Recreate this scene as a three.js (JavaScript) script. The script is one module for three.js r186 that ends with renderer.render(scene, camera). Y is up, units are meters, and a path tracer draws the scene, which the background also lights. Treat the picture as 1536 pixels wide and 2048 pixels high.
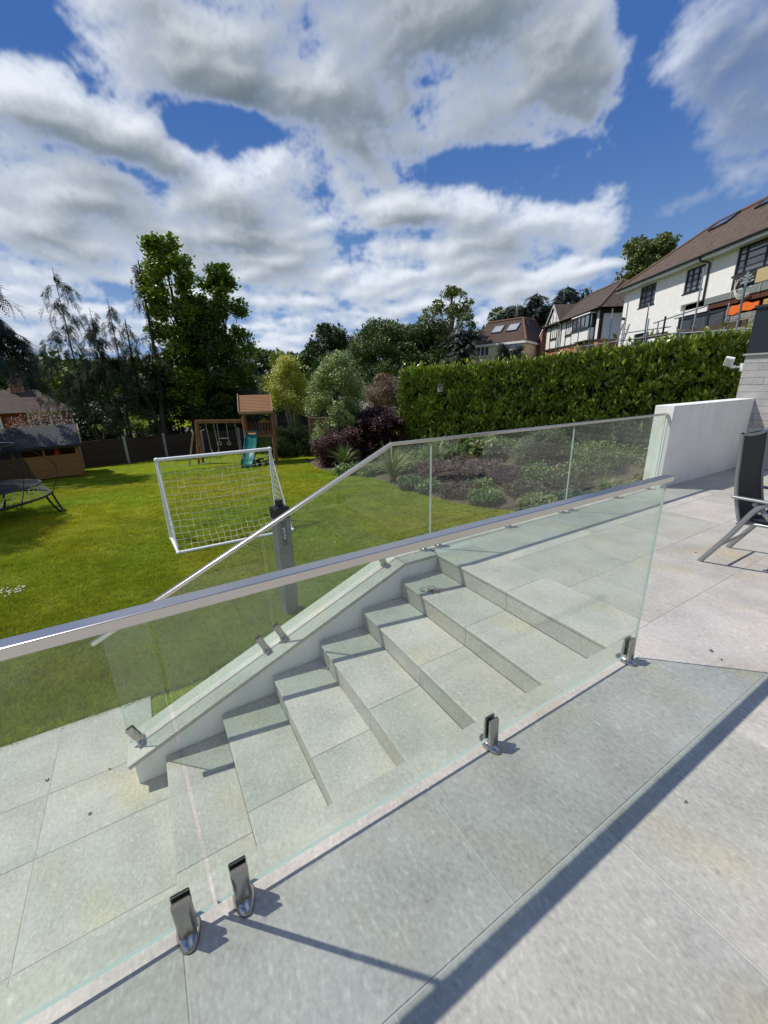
import * as THREE from 'three';
import { mergeGeometries } from 'three/addons/utils/BufferGeometryUtils.js';
import { ConvexGeometry } from 'three/addons/geometries/ConvexGeometry.js';
import { RoundedBoxGeometry } from 'three/addons/geometries/RoundedBoxGeometry.js';

// ------------------------------------------------------------------ camera, sky, sun, exposure
const R = THREE.MathUtils.degToRad;
const V = (x, y, z) => new THREE.Vector3(x, y, z);
const scene = new THREE.Scene();
const camera = new THREE.PerspectiveCamera(103.62, 0.75, 0.05, 900);
camera.position.set(0, 1.5584, 0);
camera.rotation.set(R(-17.659), R(-30.33), R(-1.42), 'YXZ');
const renderer = new THREE.WebGLRenderer({ antialias: true });
renderer.toneMapping = THREE.LinearToneMapping;
renderer.toneMappingExposure = 1.07;
renderer.shadowMap.enabled = true;

const SUN = V(-0.522, 1.07, -0.507).normalize();
const sun = new THREE.DirectionalLight(new THREE.Color(1, 0.945, 0.85), 4.0);
sun.position.copy(SUN).multiplyScalar(120);
sun.castShadow = true;
Object.assign(sun.shadow.camera, { left: -60, right: 60, top: 60, bottom: -60, near: 1, far: 300 });
sun.shadow.mapSize.set(4096, 4096);
scene.add(sun);

// ------------------------------------------------------------------ noise
function rng(seed) {
  let a = seed >>> 0;
  return () => { a = (a + 0x6d2b79f5) | 0; let t = Math.imul(a ^ (a >>> 15), 1 | a); t = (t + Math.imul(t ^ (t >>> 7), 61 | t)) ^ t; return ((t ^ (t >>> 14)) >>> 0) / 4294967296; };
}
const PERM = new Uint8Array(512), GX = new Float32Array(256), GY = new Float32Array(256);
{ const r = rng(77); for (let i = 0; i < 256; i++) { PERM[i] = i; const a = r() * Math.PI * 2; GX[i] = Math.cos(a); GY[i] = Math.sin(a); }
  for (let i = 255; i > 0; i--) { const j = Math.floor(r() * (i + 1)), t = PERM[i]; PERM[i] = PERM[j]; PERM[j] = t; }
  for (let i = 0; i < 256; i++) PERM[256 + i] = PERM[i]; }
function perlin(x, y, per = 256) {                       // tiles every `per` cells
  const X = Math.floor(x), Y = Math.floor(y), fx = x - X, fy = y - Y;
  const x0 = ((X % per) + per) % per & 255, x1 = (((X + 1) % per) + per) % per & 255, y0 = ((Y % per) + per) % per & 255, y1 = (((Y + 1) % per) + per) % per & 255;
  const u = fx * fx * fx * (fx * (fx * 6 - 15) + 10), v = fy * fy * fy * (fy * (fy * 6 - 15) + 10);
  const g = (a, b, dx, dy) => { const h = PERM[PERM[a] + b]; return GX[h] * dx + GY[h] * dy; };
  const a = g(x0, y0, fx, fy), b = g(x1, y0, fx - 1, fy), c = g(x0, y1, fx, fy - 1), d = g(x1, y1, fx - 1, fy - 1);
  return (a + (b - a) * u + (c + (d - c) * u - a - (b - a) * u) * v) * 1.5;
}
function fbm(x, y, oct, per = 256) { let s = 0, a = 1, t = 0; for (let i = 0; i < oct; i++) { s += a * perlin(x + i * 17, y + i * 31, per); t += a; a *= 0.5; x *= 2; y *= 2; per = Math.min(256, per * 2); } return s / t; }
const clamp = THREE.MathUtils.clamp, lerp = THREE.MathUtils.lerp, smooth = THREE.MathUtils.smoothstep;

// ------------------------------------------------------------------ sky: clear air and broken cumulus
// each cloud mass (or gap, when negative): azimuth, elevation, half widths, tilt in degrees, weight
const CLOUDS = [
  [36, 28.3, 6, 3, 170, 0.5], [21, 30.3, 5, 2.5, 172, 0.4],
  [33.3, 31.6, 15.5, 4.6, 177, 2.7], [24.5, 29.6, 9.2, 3.7, 174, 0.7], [43.2, 27.9, 8.6, 3.6, 158, 1], [50.5, 29.7, 4.9, 2.5, 153, 0.6], [34.4, 26.1, 9.6, 1.8, 172, 0.7],
  [53.6, 24.7, 3.2, 2, 157, 0.5], [7.7, 30.7, 3.4, 2.5, 130, 0.9], [3.9, 27.4, 2.5, 1.7, 132, 0.6], [13.2, 30.7, 4.4, 2.2, -177, 0.7], [6.3, 26.6, 2.4, 1.7, -138, 0.6],
  [-1.9, 23.8, 6, 2.8, 174, 1.2], [7, 21, 7.6, 3.6, 163, 1.3], [-2.4, 20.3, 7.1, 2.7, -180, 1], [11.6, 18.6, 5.1, 2.6, 167, 1], [-3.7, 26.4, 2.2, 1, -154, 0.5],
  [-0.7, 26, 1.3, 0.9, -150, 0.6], [-6.9, 15.4, 5.2, 3, -176, 1.1], [-6.3, 13.6, 4.4, 1.7, -179, 0.6], [18.2, 23.2, 3.7, 2.3, 179, 0.9], [19, 20.4, 6.1, 2.5, 169, 0.8],
  [26.9, 24.7, 3.7, 2.3, -177, 0.6], [24.7, 25.8, 2.8, 1.9, 138, 0.4], [29.6, 21, 6, 2.2, 172, 0.8], [32.7, 25.4, 4.1, 1.9, 178, 0.5], [39.1, 19.3, 6.1, 2.2, 164, 0.9],
  [45.6, 16, 8.4, 2.3, 166, 1], [52.7, 16.1, 5.4, 2.3, 178, 1], [56.8, 18.3, 2.2, 1.4, 168, 0.8], [41.6, 14.9, 7.5, 2, 175, 0.7], [5.6, 13.6, 9.5, 2.2, 176, 0.8],
  [23.2, 14.4, 12.7, 2, 176, 0.8], [39.3, 12, 9.6, 1.9, 177, 0.8], [18, 10.7, 11.7, 1.5, 178, 0.5], [25.4, 10.2, 10.5, 1.4, 180, 0.5], [50, 11.2, 7.7, 2, 174, 0.7],
  [58.7, 12.2, 6, 1.7, -179, 0.7], [29.1, 6.7, 15.8, 1.2, 179, 0.45], [-7.3, 9.2, 4.6, 2, -176, 0.7], [-1.8, 7.3, 6.9, 2, -176, 0.6], [15, 5.6, 7.2, 1.4, -180, 0.4],
  [39.4, 8.7, 7.4, 1.4, 177, 0.5], [28, 12.3, 7.3, 1.4, 178, 0.5], [63.7, 26.1, 4.3, 2.6, 145, 0.95], [64.7, 21.2, 4.6, 2.7, 147, 0.95], [65.9, 27.1, 3, 1.6, 144, 0.5],
  [67.3, 17.8, 3.9, 1.8, 144, 0.5], [-2.4, 28.6, 2.3, 1.2, -149, -0.9], [1.8, 25.8, 1.7, 1.6, 72, -1.1], [12, 23.9, 4.4, 2, 159, -1.6], [8.9, 25.8, 1.9, 1.1, -175, -1.1],
  [8, 28.4, 1.3, 0.7, -159, -0.6], [17.5, 25.7, 5.2, 1.1, 176, -1.3], [24.2, 27.1, 2.4, 0.9, 177, -0.8], [23.7, 20.8, 2.2, 1, -177, -0.8], [30.3, 23.9, 1.6, 1, 179, -0.7],
  [57.8, 28.5, 2.7, 1.8, 107, -1.4], [56.5, 30.7, 1.8, 1.1, 138, -0.9], [58.8, 22.9, 3.2, 1.4, 116, -1], [49, 21.1, 8.5, 1.6, 172, -1.6], [40.7, 22.6, 4.2, 1, 171, -1],
  [61.8, 15.6, 3.2, 2.3, 148, -1.3], [54.5, 18, 1.5, 1, 157, -0.5], [55.1, 13.1, 3.8, 1.2, -174, -0.9], [60.3, 19, 2.5, 1.5, 114, -1], [-0.5, 15.8, 2.8, 1.3, 178, -0.9],
  [35, 17, 2, 0.9, 170, -0.6], [34.3, 7.7, 3.8, 1.5, -178, -0.5], [32.5, 14.3, 3, 0.6, 178, -0.5], [28.7, 13, 2.4, 0.7, 179, -0.5], [14.1, 8.4, 3.5, 1.4, -177, -0.4],
  [9, 11.9, 4.3, 0.9, -176, -0.3], [65.9, 15.2, 3, 1.6, 170, -0.9],
];
function skyTexture() {
  const W = 2048, H = 1024, data = new Float32Array(W * H * 4), S = 5, GW = 360 * S, GH = 90 * S;      // working grid: a fifth of a degree
  const blobs = CLOUDS.map(([az, el, sa, se, rot, amp]) => ({ az, el, sa, se, c: Math.cos(R(rot)), s: Math.sin(R(rot)), amp, reach: 2.8 * Math.max(sa, se) }));
  const mass = new Float32Array(GW * GH), field = new Float32Array(GW * GH);
  for (const q of blobs) {
    const j0 = Math.max(0, Math.floor((q.el - q.reach) * S)), j1 = Math.min(GH - 1, Math.ceil((q.el + q.reach) * S));
    for (let j = j0; j <= j1; j++) {
      const el = (j + 0.5) / S, ce = Math.cos(R(el)), w = q.reach / ce;
      for (let i = Math.floor((q.az - w + 180) * S); i <= (q.az + w + 180) * S; i++) {
        const da = ((i + 0.5) / S - 180 - q.az) * ce, de = el - q.el, u = (da * q.c + de * q.s) / q.sa, v = (-da * q.s + de * q.c) / q.se, e = u * u + v * v;
        if (e < 7.8) mass[j * GW + ((i % GW) + GW) % GW] += q.amp * Math.exp(-0.5 * e);
      }
    }
  }
  for (let j = 0; j < GH; j++) {
    const el = (j + 0.5) / S, ce = Math.cos(R(el)), y = Math.sin(R(el)), k = 1 / (y + 0.12), low = 1 - smooth(el, 4, 15);
    for (let i = 0; i < GW; i++) {
      const az = (i + 0.5) / S - 180, x = Math.sin(R(az)) * ce, z = -Math.cos(R(az)) * ce, px = x * k * 1.5 + 40, pz = z * k * 1.5 + 40;
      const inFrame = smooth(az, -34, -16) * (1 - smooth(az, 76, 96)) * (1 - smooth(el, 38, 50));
      const loose = fbm(px * 0.8 + 3, pz * 0.8, 3) * 2.2 - 0.12 + 0.5 * low;  // unseen sky beyond the view, kept clearer to weaken the fill light
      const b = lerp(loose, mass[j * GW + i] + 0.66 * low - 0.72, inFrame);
      const wx = perlin(px * 1.1, pz * 1.1 + 9) * 0.6, wz = perlin(px * 1.1 + 5, pz * 1.1 + 31) * 0.6;
      let n = 0, a = 1, f = 1.5;
      for (let o = 0; o < 6; o++) { n += a * perlin(px * f + wx + o * 13, pz * f + wz + o * 7); a *= 0.52; f *= 2.1; }
      let m = 0, t = 0; a = 1; f = 0.16;
      for (let o = 0; o < 4; o++) { m += a * (1 - 2.4 * Math.abs(perlin(az * ce * f + 50 + wx * 1.6, el * f * 1.7 + 20 * o + wz * 1.6))); t += a; a *= 0.5; f *= 2.1; }
      field[j * GW + i] = 0.52 * Math.tanh(b * 1.15) + 0.54 * n + 0.34 * (m / t - 0.2);
    }
  }
  const blur = (src, rx, ry) => {                               // three box passes each way
    let a = src.map((v) => Math.max(0, v)), b = new Float32Array(a.length);
    for (let pass = 0; pass < 2; pass++) {
      for (let j = 0; j < GH; j++) { const o = j * GW; let s = 0; for (let i = -rx; i <= rx; i++) s += a[o + ((i + GW) % GW)]; for (let i = 0; i < GW; i++) { b[o + i] = s / (2 * rx + 1); s += a[o + ((i + rx + 1) % GW)] - a[o + ((i - rx + GW) % GW)]; } }
      for (let i = 0; i < GW; i++) { let s = 0; for (let j = -ry; j <= ry; j++) s += b[clamp(j, 0, GH - 1) * GW + i]; for (let j = 0; j < GH; j++) { a[j * GW + i] = s / (2 * ry + 1); s += b[Math.min(j + ry + 1, GH - 1) * GW + i] - b[Math.max(j - ry, 0) * GW + i]; } }
    }
    return a;
  };
  const soft = blur(field, 2, 1), wide = blur(field, 11, 6), broad = blur(mass, 12, 6);
  const at = (g, az, el) => {
    let x = (az + 180) * S - 0.5, y = clamp(el * S - 0.5, 0, GH - 1.001); x = ((x % GW) + GW) % GW;
    const i = Math.floor(x), j = Math.floor(y), fx = x - i, fy = y - j, i1 = (i + 1) % GW, o = j * GW, p = o + GW;
    return lerp(lerp(g[o + i], g[o + i1], fx), lerp(g[p + i], g[p + i1], fx), fy);
  };
  const sunAz = THREE.MathUtils.radToDeg(Math.atan2(SUN.x, -SUN.z));
  for (let row = 0; row < H; row++) {
    const el = ((row + 0.5) / H - 0.5) * 180, ce = Math.cos(R(el));
    for (let col = 0; col < W; col++) {
      const o = (row * W + col) * 4; data[o + 3] = 1;
      if (el <= 0) { data[o] = 0.16; data[o + 1] = 0.17; data[o + 2] = 0.15; continue; }
      const th = ((col + 0.5) / W - 0.5) * 2 * Math.PI, az = THREE.MathUtils.radToDeg(Math.atan2(Math.cos(th), -Math.sin(th)));
      const e = smooth(el, 0, 30), low = Math.exp(-el / 7.5);
      let r = lerp(0.12, 0.046, e), g = lerp(0.27, 0.137, e), b = lerp(0.54, 0.40, e);
      r += 0.27 * low; g += 0.25 * low; b += 0.20 * low;
      const q = az * ce, wx = 0.5 * perlin(q * 0.7, el * 0.9 + 3), wy = 0.5 * perlin(q * 0.7 + 20, el * 0.9);
      const bil = (f, a, s) => a * (0.45 - 2 * Math.abs(perlin(q * f + wx * f + s, el * f * 1.4 + wy * f + s)));
      const fine = bil(0.9, 0.10, 3) + bil(1.9, 0.085, 9) + bil(3.8, 0.05, 27) + 0.035 * perlin(q * 4.2 + wx * 3, el * 6 + wy * 3) + 0.025 * perlin(q * 8, el * 11 + 4);
      const veil = smooth(az, 56, 63) * (1 - smooth(az, 95, 110)), d = at(field, az, el) + fine;
      const t = Math.max(0, d + 0.10), alpha = (1 - Math.exp(-Math.pow(t * (2.9 - 1.2 * veil), 1.4))) * (1 - 0.25 * veil);
      if (alpha > 0.002) {
        const dir = clamp(((((sunAz - az) % 360) + 540) % 360 - 180) / 50, -1, 1);
        const over = 0.55 * at(broad, az + dir * 2, el + 2.4) + 0.45 * at(broad, az, el), deep = 1 - Math.exp(-Math.pow(Math.max(0, over - 0.6) / 1.0, 1.3));
        const body = at(wide, az + dir * 1.0, el + 1.2), relief = at(soft, az, el) - at(soft, az + dir * 0.8, el + 0.7), slope = at(wide, az, el) - at(wide, az + dir * 2.2, el + 2.0);
        let L = 0.47 + 0.53 * Math.exp(-1.3 * body) - 0.50 * deep * smooth(el, 9, 17) + 0.75 * relief + 0.60 * slope + 0.55 * fine;
        L = lerp(0.88, L, smooth(t, 0.0, 0.75)) - 0.22 * veil;
        L = L < 0.25 ? 0.25 * Math.exp((L - 0.25) * 2.6) : Math.min(L, 1);
        const far = 0.35 * low;
        r = lerp(r, lerp(lerp(0.10, 0.79, L), 0.54, far), alpha); g = lerp(g, lerp(lerp(0.14, 0.84, L), 0.585, far), alpha); b = lerp(b, lerp(lerp(0.17, 0.92, L), 0.67, far), alpha);
      }
      data[o] = r; data[o + 1] = g; data[o + 2] = b;
    }
  }
  const t = new THREE.DataTexture(data, W, H, THREE.RGBAFormat, THREE.FloatType);
  t.mapping = THREE.EquirectangularReflectionMapping; t.magFilter = t.minFilter = THREE.LinearFilter; t.wrapS = THREE.RepeatWrapping;
  t.needsUpdate = true;
  return t;
}
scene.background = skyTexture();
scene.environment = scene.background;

// ------------------------------------------------------------------ textures
function tex(size, fn, { srgb = false, rx = 1, ry = 1 } = {}) {          // fn(u, v, put) with u, v in 0..1, linear colours or heights
  const d = new Uint8Array(size * size * 4), c = [0, 0, 0];
  const enc = srgb ? (x) => (x <= 0.0031308 ? 12.92 * x : 1.055 * Math.pow(x, 1 / 2.4) - 0.055) : (x) => x;
  for (let j = 0; j < size; j++) for (let i = 0; i < size; i++) {
    fn(i / size, j / size, c, i, j);
    const o = (j * size + i) * 4;
    for (let k = 0; k < 3; k++) d[o + k] = clamp(Math.round(enc(clamp(c[k], 0, 1)) * 255), 0, 255);
    d[o + 3] = 255;
  }
  const t = new THREE.DataTexture(d, size, size, THREE.RGBAFormat);
  t.wrapS = t.wrapT = THREE.RepeatWrapping; t.magFilter = THREE.LinearFilter; t.minFilter = THREE.LinearMipmapLinearFilter; t.generateMipmaps = true;
  if (srgb) t.colorSpace = THREE.SRGBColorSpace;
  t.repeat.set(rx, ry); t.needsUpdate = true;
  return t;
}
const grey = (c, x) => { c[0] = c[1] = c[2] = x; };
// porcelain stone: mottled ground, pale flecks, dark grains (covers 1.8 m)
const stoneColor = tex(1024, (u, v, c) => {
  const m = fbm(u * 5, v * 5, 4, 5), m2 = perlin(u * 3 + 7, v * 3 + 2, 3), f = perlin(u * 128, v * 96, 128), f2 = perlin(u * 250 + 3, v * 190, 250), g = perlin(u * 64 + 9, v * 48 + 5, 64);
  let x = 1 + 0.26 * m + 0.07 * m2 + 0.07 * g + 0.11 * f + 0.09 * f2;
  if (f > 0.42 && f2 > -0.1) x += 0.26 * (f - 0.36); if (f < -0.5) x -= 0.16 * (-f - 0.4);
  const fl = perlin(u * 90 + 40, v * 34 + 11, 90); if (fl > 0.42) x += 0.5 * (fl - 0.42); const gr = perlin(u * 40 + 3, v * 70 + 8, 10); if (gr > 0.45) x -= 0.28 * (gr - 0.45);
  const t = 0.03 * m2, s = Math.max(0, fbm(u * 3 + 50, v * 3 + 20, 3, 3) - 0.08) * 0.5;
  c[0] = 0.62 * x * (1 + t); c[1] = 0.62 * x * (1 - s * 0.25); c[2] = 0.62 * x * (1 - t - s);
}, { srgb: true });
const stoneBump = tex(512, (u, v, c) => grey(c, 0.5 + 0.3 * fbm(u * 24, v * 24, 4, 24) + 0.2 * perlin(u * 128, v * 96, 128)));
const plasterBump = tex(512, (u, v, c) => grey(c, 0.5 + 0.25 * fbm(u * 40, v * 40, 3, 40) + 0.25 * fbm(u * 6, v * 6, 3, 6)));
const plasterColor = tex(512, (u, v, c) => { const x = 0.92 + 0.07 * fbm(u * 4, v * 4, 4, 4) + 0.035 * perlin(u * 60, v * 60, 60) + 0.04 * perlin(u * 24, v * 2, 24); c[0] = x; c[1] = x; c[2] = x * 0.99; }, { srgb: true });
const woodColor = tex(512, (u, v, c) => {                       // grain runs along u
  const w = perlin(u * 2, v * 10, 2) * 1.2, g = perlin(u * 4 + w, v * 64, 64) * 0.5 + perlin(u * 8, v * 128, 128) * 0.3 + perlin(u * 3, v * 12 + 5, 3) * 0.5;
  const x = 0.75 + 0.22 * g; c[0] = x; c[1] = x * (0.98 - 0.04 * g); c[2] = x * 0.95;
}, { srgb: true });
const woodBump = tex(256, (u, v, c) => grey(c, 0.5 + 0.3 * perlin(u * 4, v * 64, 64)));
const roofColor = tex(1024, (u, v, c) => {                      // plain clay tiles, 24 courses and 32 across
  const row = Math.floor(v * 24), fv = v * 24 - row, cu = u * 32 + (row % 2) * 0.5, col = Math.floor(cu) % 32, fu = cu - Math.floor(cu);
  const h = PERM[(PERM[col] + row) & 255] / 255, edge = fv < 0.2 ? 0.4 : 1, side = fu < 0.08 ? 0.7 : 1;
  const x = (0.5 + 0.5 * h + 0.18 * fbm(u * 5, v * 5, 4, 5)) * edge * side;
  const l = Math.max(0, fbm(u * 9 + 3, v * 9, 4, 9)) * 0.35;
  c[0] = x; c[1] = x * (0.93 + l * 0.3); c[2] = x * (0.9 + l * 0.2);
}, { srgb: true });
const roofBump = tex(1024, (u, v, c) => { const row = Math.floor(v * 24), fv = v * 24 - row, cu = u * 32 + (row % 2) * 0.5, fu = cu - Math.floor(cu), h = PERM[(PERM[Math.floor(cu) % 32] + row) & 255] / 255; grey(c, clamp(0.9 - fv * 0.6 + 0.15 * h - (fu < 0.06 ? 0.3 : 0), 0, 1)); });
const brickColor = tex(512, (u, v, c) => {
  const row = Math.floor(v * 16), fv = v * 16 - row, cu = u * 6 + (row % 2) * 0.5, col = Math.floor(cu) % 6, fu = cu - Math.floor(cu), h = PERM[(PERM[col + 9] + row) & 255] / 255;
  const mortar = fv < 0.15 || fu < 0.05; const x = mortar ? 0.55 : 0.6 + 0.3 * h;
  c[0] = x; c[1] = mortar ? x * 0.9 : x * 0.52; c[2] = mortar ? x * 0.8 : x * 0.36;
}, { srgb: true });
const lawnColor = tex(1024, (u, v, c) => {
  const a = fbm(u * 6, v * 6, 4, 6), b = perlin(u * 120, v * 120, 120), d = perlin(u * 250, v * 250, 250), e = perlin(u * 40, v * 40, 40);
  const x = 1 + 0.34 * a + 0.42 * b + 0.34 * d + 0.26 * e, y = 0.14 * a + 0.14 * e;
  c[0] = 0.55 * x * (1 + y * 1.4); c[1] = 0.6 * x; c[2] = 0.4 * x * (1 - y);
}, { srgb: true });
const soilColor = tex(512, (u, v, c) => {
  const a = fbm(u * 6, v * 6, 4, 6), b = perlin(u * 60, v * 60, 60), d = perlin(u * 125, v * 125, 125), x = 0.6 + 0.25 * a + 0.25 * b + 0.2 * d;
  c[0] = x; c[1] = x * 0.92; c[2] = x * 0.84;
}, { srgb: true });
const soilBump = tex(512, (u, v, c) => grey(c, 0.5 + 0.3 * fbm(u * 16, v * 16, 4, 16) + 0.3 * perlin(u * 60, v * 60, 60)));
const barkBump = tex(256, (u, v, c) => grey(c, 0.5 + 0.5 * fbm(u * 16, v * 4, 4, 4)));
const brushed = tex(512, (u, v, c) => grey(c, 0.5 + 0.28 * perlin(u * 3, v * 160, 160) + 0.18 * perlin(u * 2 + 5, v * 250, 250) + 0.25 * perlin(u * 5, v * 2, 2)));

const smears = tex(1024, (u, v, c) => {                          // wiped dust and drip marks on the glass
  const run = Math.max(0, perlin(u * 60, v * 3, 60) - 0.25) * Math.max(0, perlin(u * 4 + 3, v * 4, 4) + 0.2), wipe = Math.max(0, fbm(u * 3 + v * 2, v * 10 - u * 3, 4, 20) - 0.05), spot = perlin(u * 128, v * 128, 128) > 0.72 ? 0.5 : 0;
  grey(c, clamp(0.05 + 0.9 * run + 0.55 * wipe + spot * 0.5, 0, 1));
}, { rx: 0.6, ry: 0.6 });
// ------------------------------------------------------------------ materials (linear base colours)
const lin = (r, g, b) => new THREE.Color().setRGB(r, g, b);
function mat(r, g, b, rough = 0.8, extra = {}) { return new THREE.MeshPhysicalMaterial({ color: lin(r, g, b), roughness: rough, ...extra }); }
const M = {
  stone: [[0.685, 0.65, 0.60], [0.615, 0.605, 0.55], [0.735, 0.69, 0.64], [0.655, 0.62, 0.565]].map(([r, g, b]) => mat(r, g, b, 0.62, { map: stoneColor, bumpMap: stoneBump, bumpScale: 0.0012 })),
  grout: mat(0.50, 0.49, 0.46, 0.95),
  render: mat(0.86, 0.86, 0.845, 0.9, { map: plasterColor, bumpMap: plasterBump, bumpScale: 0.004 }),
  oldRender: mat(0.92, 0.905, 0.895, 0.9, { map: plasterColor, bumpMap: plasterBump, bumpScale: 0.01 }),
  glass: new THREE.MeshPhysicalMaterial({ color: lin(0.905, 0.957, 0.925), roughness: 0.24, roughnessMap: smears, transmission: 1, thickness: 0, ior: 1.5 }),
  glassEdge: mat(0.42, 0.50, 0.485, 0.12, {}),
  steel: mat(0.42, 0.41, 0.40, 0.24, { metalness: 1 }),
  steelRail: mat(0.60, 0.575, 0.55, 0.27, { metalness: 1 }),
  rubber: mat(0.012, 0.012, 0.013, 0.5),
  white: mat(0.82, 0.82, 0.81, 0.45),
  pvc: mat(0.80, 0.80, 0.79, 0.35),
  black: mat(0.012, 0.013, 0.015, 0.45),
  navy: mat(0.022, 0.030, 0.045, 0.5),
  paneDark: mat(0.085, 0.092, 0.115, 0.04, { ior: 2.1 }),
  galv: mat(0.42, 0.45, 0.47, 0.5, { metalness: 0.85 }),
  alu: mat(0.30, 0.31, 0.32, 0.42, { metalness: 0.6 }),
  mesh: mat(0.018, 0.020, 0.022, 0.7),
  cedar: mat(0.36, 0.165, 0.065, 0.75, { map: woodColor, bumpMap: woodBump, bumpScale: 0.003 }),
  oldWood: mat(0.065, 0.042, 0.028, 0.9, { map: woodColor, bumpMap: woodBump, bumpScale: 0.003 }),
  paleWood: mat(0.50, 0.33, 0.17, 0.8, { map: woodColor }),
  shedWood: mat(0.42, 0.20, 0.06, 0.8, { map: woodColor, bumpMap: woodBump, bumpScale: 0.003 }),
  felt: mat(0.055, 0.06, 0.065, 0.95, { bumpMap: plasterBump, bumpScale: 0.004 }),
  concrete: mat(0.36, 0.35, 0.33, 0.9, { bumpMap: plasterBump, bumpScale: 0.003 }),
  roofA: mat(0.155, 0.112, 0.080, 0.9, { map: roofColor, bumpMap: roofBump, bumpScale: 0.03 }),
  roofB: mat(0.115, 0.088, 0.066, 0.9, { map: roofColor, bumpMap: roofBump, bumpScale: 0.03 }),
  roofC: mat(0.115, 0.076, 0.060, 0.9, { map: roofColor, bumpMap: roofBump, bumpScale: 0.03 }),
  roofD: mat(0.085, 0.055, 0.042, 0.9, { map: roofColor, bumpMap: roofBump, bumpScale: 0.03 }),
  brick: mat(0.55, 0.42, 0.36, 0.9, { map: brickColor }),
  timber: mat(0.028, 0.022, 0.020, 0.8),
  slide: mat(0.004, 0.15, 0.125, 0.28, { clearcoat: 0.4 }),
  bark: mat(0.075, 0.058, 0.045, 0.95, { bumpMap: barkBump, bumpScale: 0.02 }),
  paleBark: mat(0.30, 0.27, 0.22, 0.9, { bumpMap: barkBump, bumpScale: 0.01 }),
  twig: mat(0.05, 0.04, 0.03, 0.95),
  lawn: mat(0.27, 0.32, 0.010, 0.95, { specularIntensity: 0.2, map: lawnColor, vertexColors: true }),
  soil: mat(0.18, 0.145, 0.11, 0.95, { map: soilColor, bumpMap: soilBump, bumpScale: 0.03 }),
  rough: mat(0.06, 0.085, 0.02, 0.95, { map: lawnColor }),
  tarmac: mat(0.11, 0.11, 0.11, 0.9),
};
function leaf(r, g, b, rough = 0.55, trans = 0.3, extra = {}) { return new THREE.MeshPhysicalMaterial({ color: lin(r, g, b), roughness: rough, transmission: trans, thickness: 0, side: THREE.DoubleSide, ...extra }); }

// ------------------------------------------------------------------ geometry
function flat(g) { const n = g.index ? g.toNonIndexed() : g; if (n.attributes.color) n.deleteAttribute('color'); return n; }
function merge(list) { return list.length === 1 ? list[0] : mergeGeometries(list.map(flat)); }
function uvScale(g, s, ou = 0, ov = 0) { const u = g.attributes.uv; for (let i = 0; i < u.count; i++) u.setXY(i, u.getX(i) * s + ou, u.getY(i) * s + ov); return g; }
function boxUV(g, s = 1, ou = 0, ov = 0) {                       // uv in metres from the face normal
  g = g.index ? g.toNonIndexed() : g; const p = g.attributes.position, uv = [], a = V(0, 0, 0), b = V(0, 0, 0), c = V(0, 0, 0), n = V(0, 0, 0);
  for (let i = 0; i < p.count; i += 3) {
    a.fromBufferAttribute(p, i); b.fromBufferAttribute(p, i + 1); c.fromBufferAttribute(p, i + 2);
    n.subVectors(b, a).cross(c.clone().sub(a)); const ax = Math.abs(n.x), ay = Math.abs(n.y), az = Math.abs(n.z);
    for (const q of [a, b, c]) ax >= ay && ax >= az ? uv.push(q.z * s + ou, q.y * s + ov) : ay >= az ? uv.push(q.x * s + ou, q.z * s + ov) : uv.push(q.x * s + ou, q.y * s + ov);
  }
  g.setAttribute('uv', new THREE.Float32BufferAttribute(uv, 2)); return g;
}
function box(w, h, d, x = 0, y = 0, z = 0, ry = 0, s = 1) { const g = boxUV(new THREE.BoxGeometry(w, h, d), s); if (ry) g.rotateY(ry); return g.translate(x, y, z); }
function box2(x0, x1, y0, y1, z0, z1, s = 1) { return boxUV(new THREE.BoxGeometry(x1 - x0, y1 - y0, z1 - z0).translate((x0 + x1) / 2, (y0 + y1) / 2, (z0 + z1) / 2), s); }
function rbox(w, h, d, r, x = 0, y = 0, z = 0) { return new RoundedBoxGeometry(w, h, d, 2, r).translate(x, y, z); }
function bar(a, b, r1, r2 = r1, seg = 8) { const d = b.clone().sub(a), L = d.length(), g = new THREE.CylinderGeometry(r2, r1, L, seg, 1); g.translate(0, L / 2, 0); g.applyQuaternion(new THREE.Quaternion().setFromUnitVectors(V(0, 1, 0), d.normalize())); return g.translate(a.x, a.y, a.z); }
function beam(a, b, w, h, up = V(0, 1, 0)) {                     // rectangular bar from a to b, grain along it
  const d = b.clone().sub(a), L = d.length(); d.normalize(); const s = d.clone().cross(up).normalize(), u = s.clone().cross(d);
  const g = boxUV(new THREE.BoxGeometry(L, h, w)); g.applyMatrix4(new THREE.Matrix4().makeBasis(d, u, s)); return g.translate((a.x + b.x) / 2, (a.y + b.y) / 2, (a.z + b.z) / 2);
}
function tube(pts, r, seg = 16, rad = 6, closed = false) { return new THREE.TubeGeometry(new THREE.CatmullRomCurve3(pts, closed), seg, r, rad, closed); }
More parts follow.
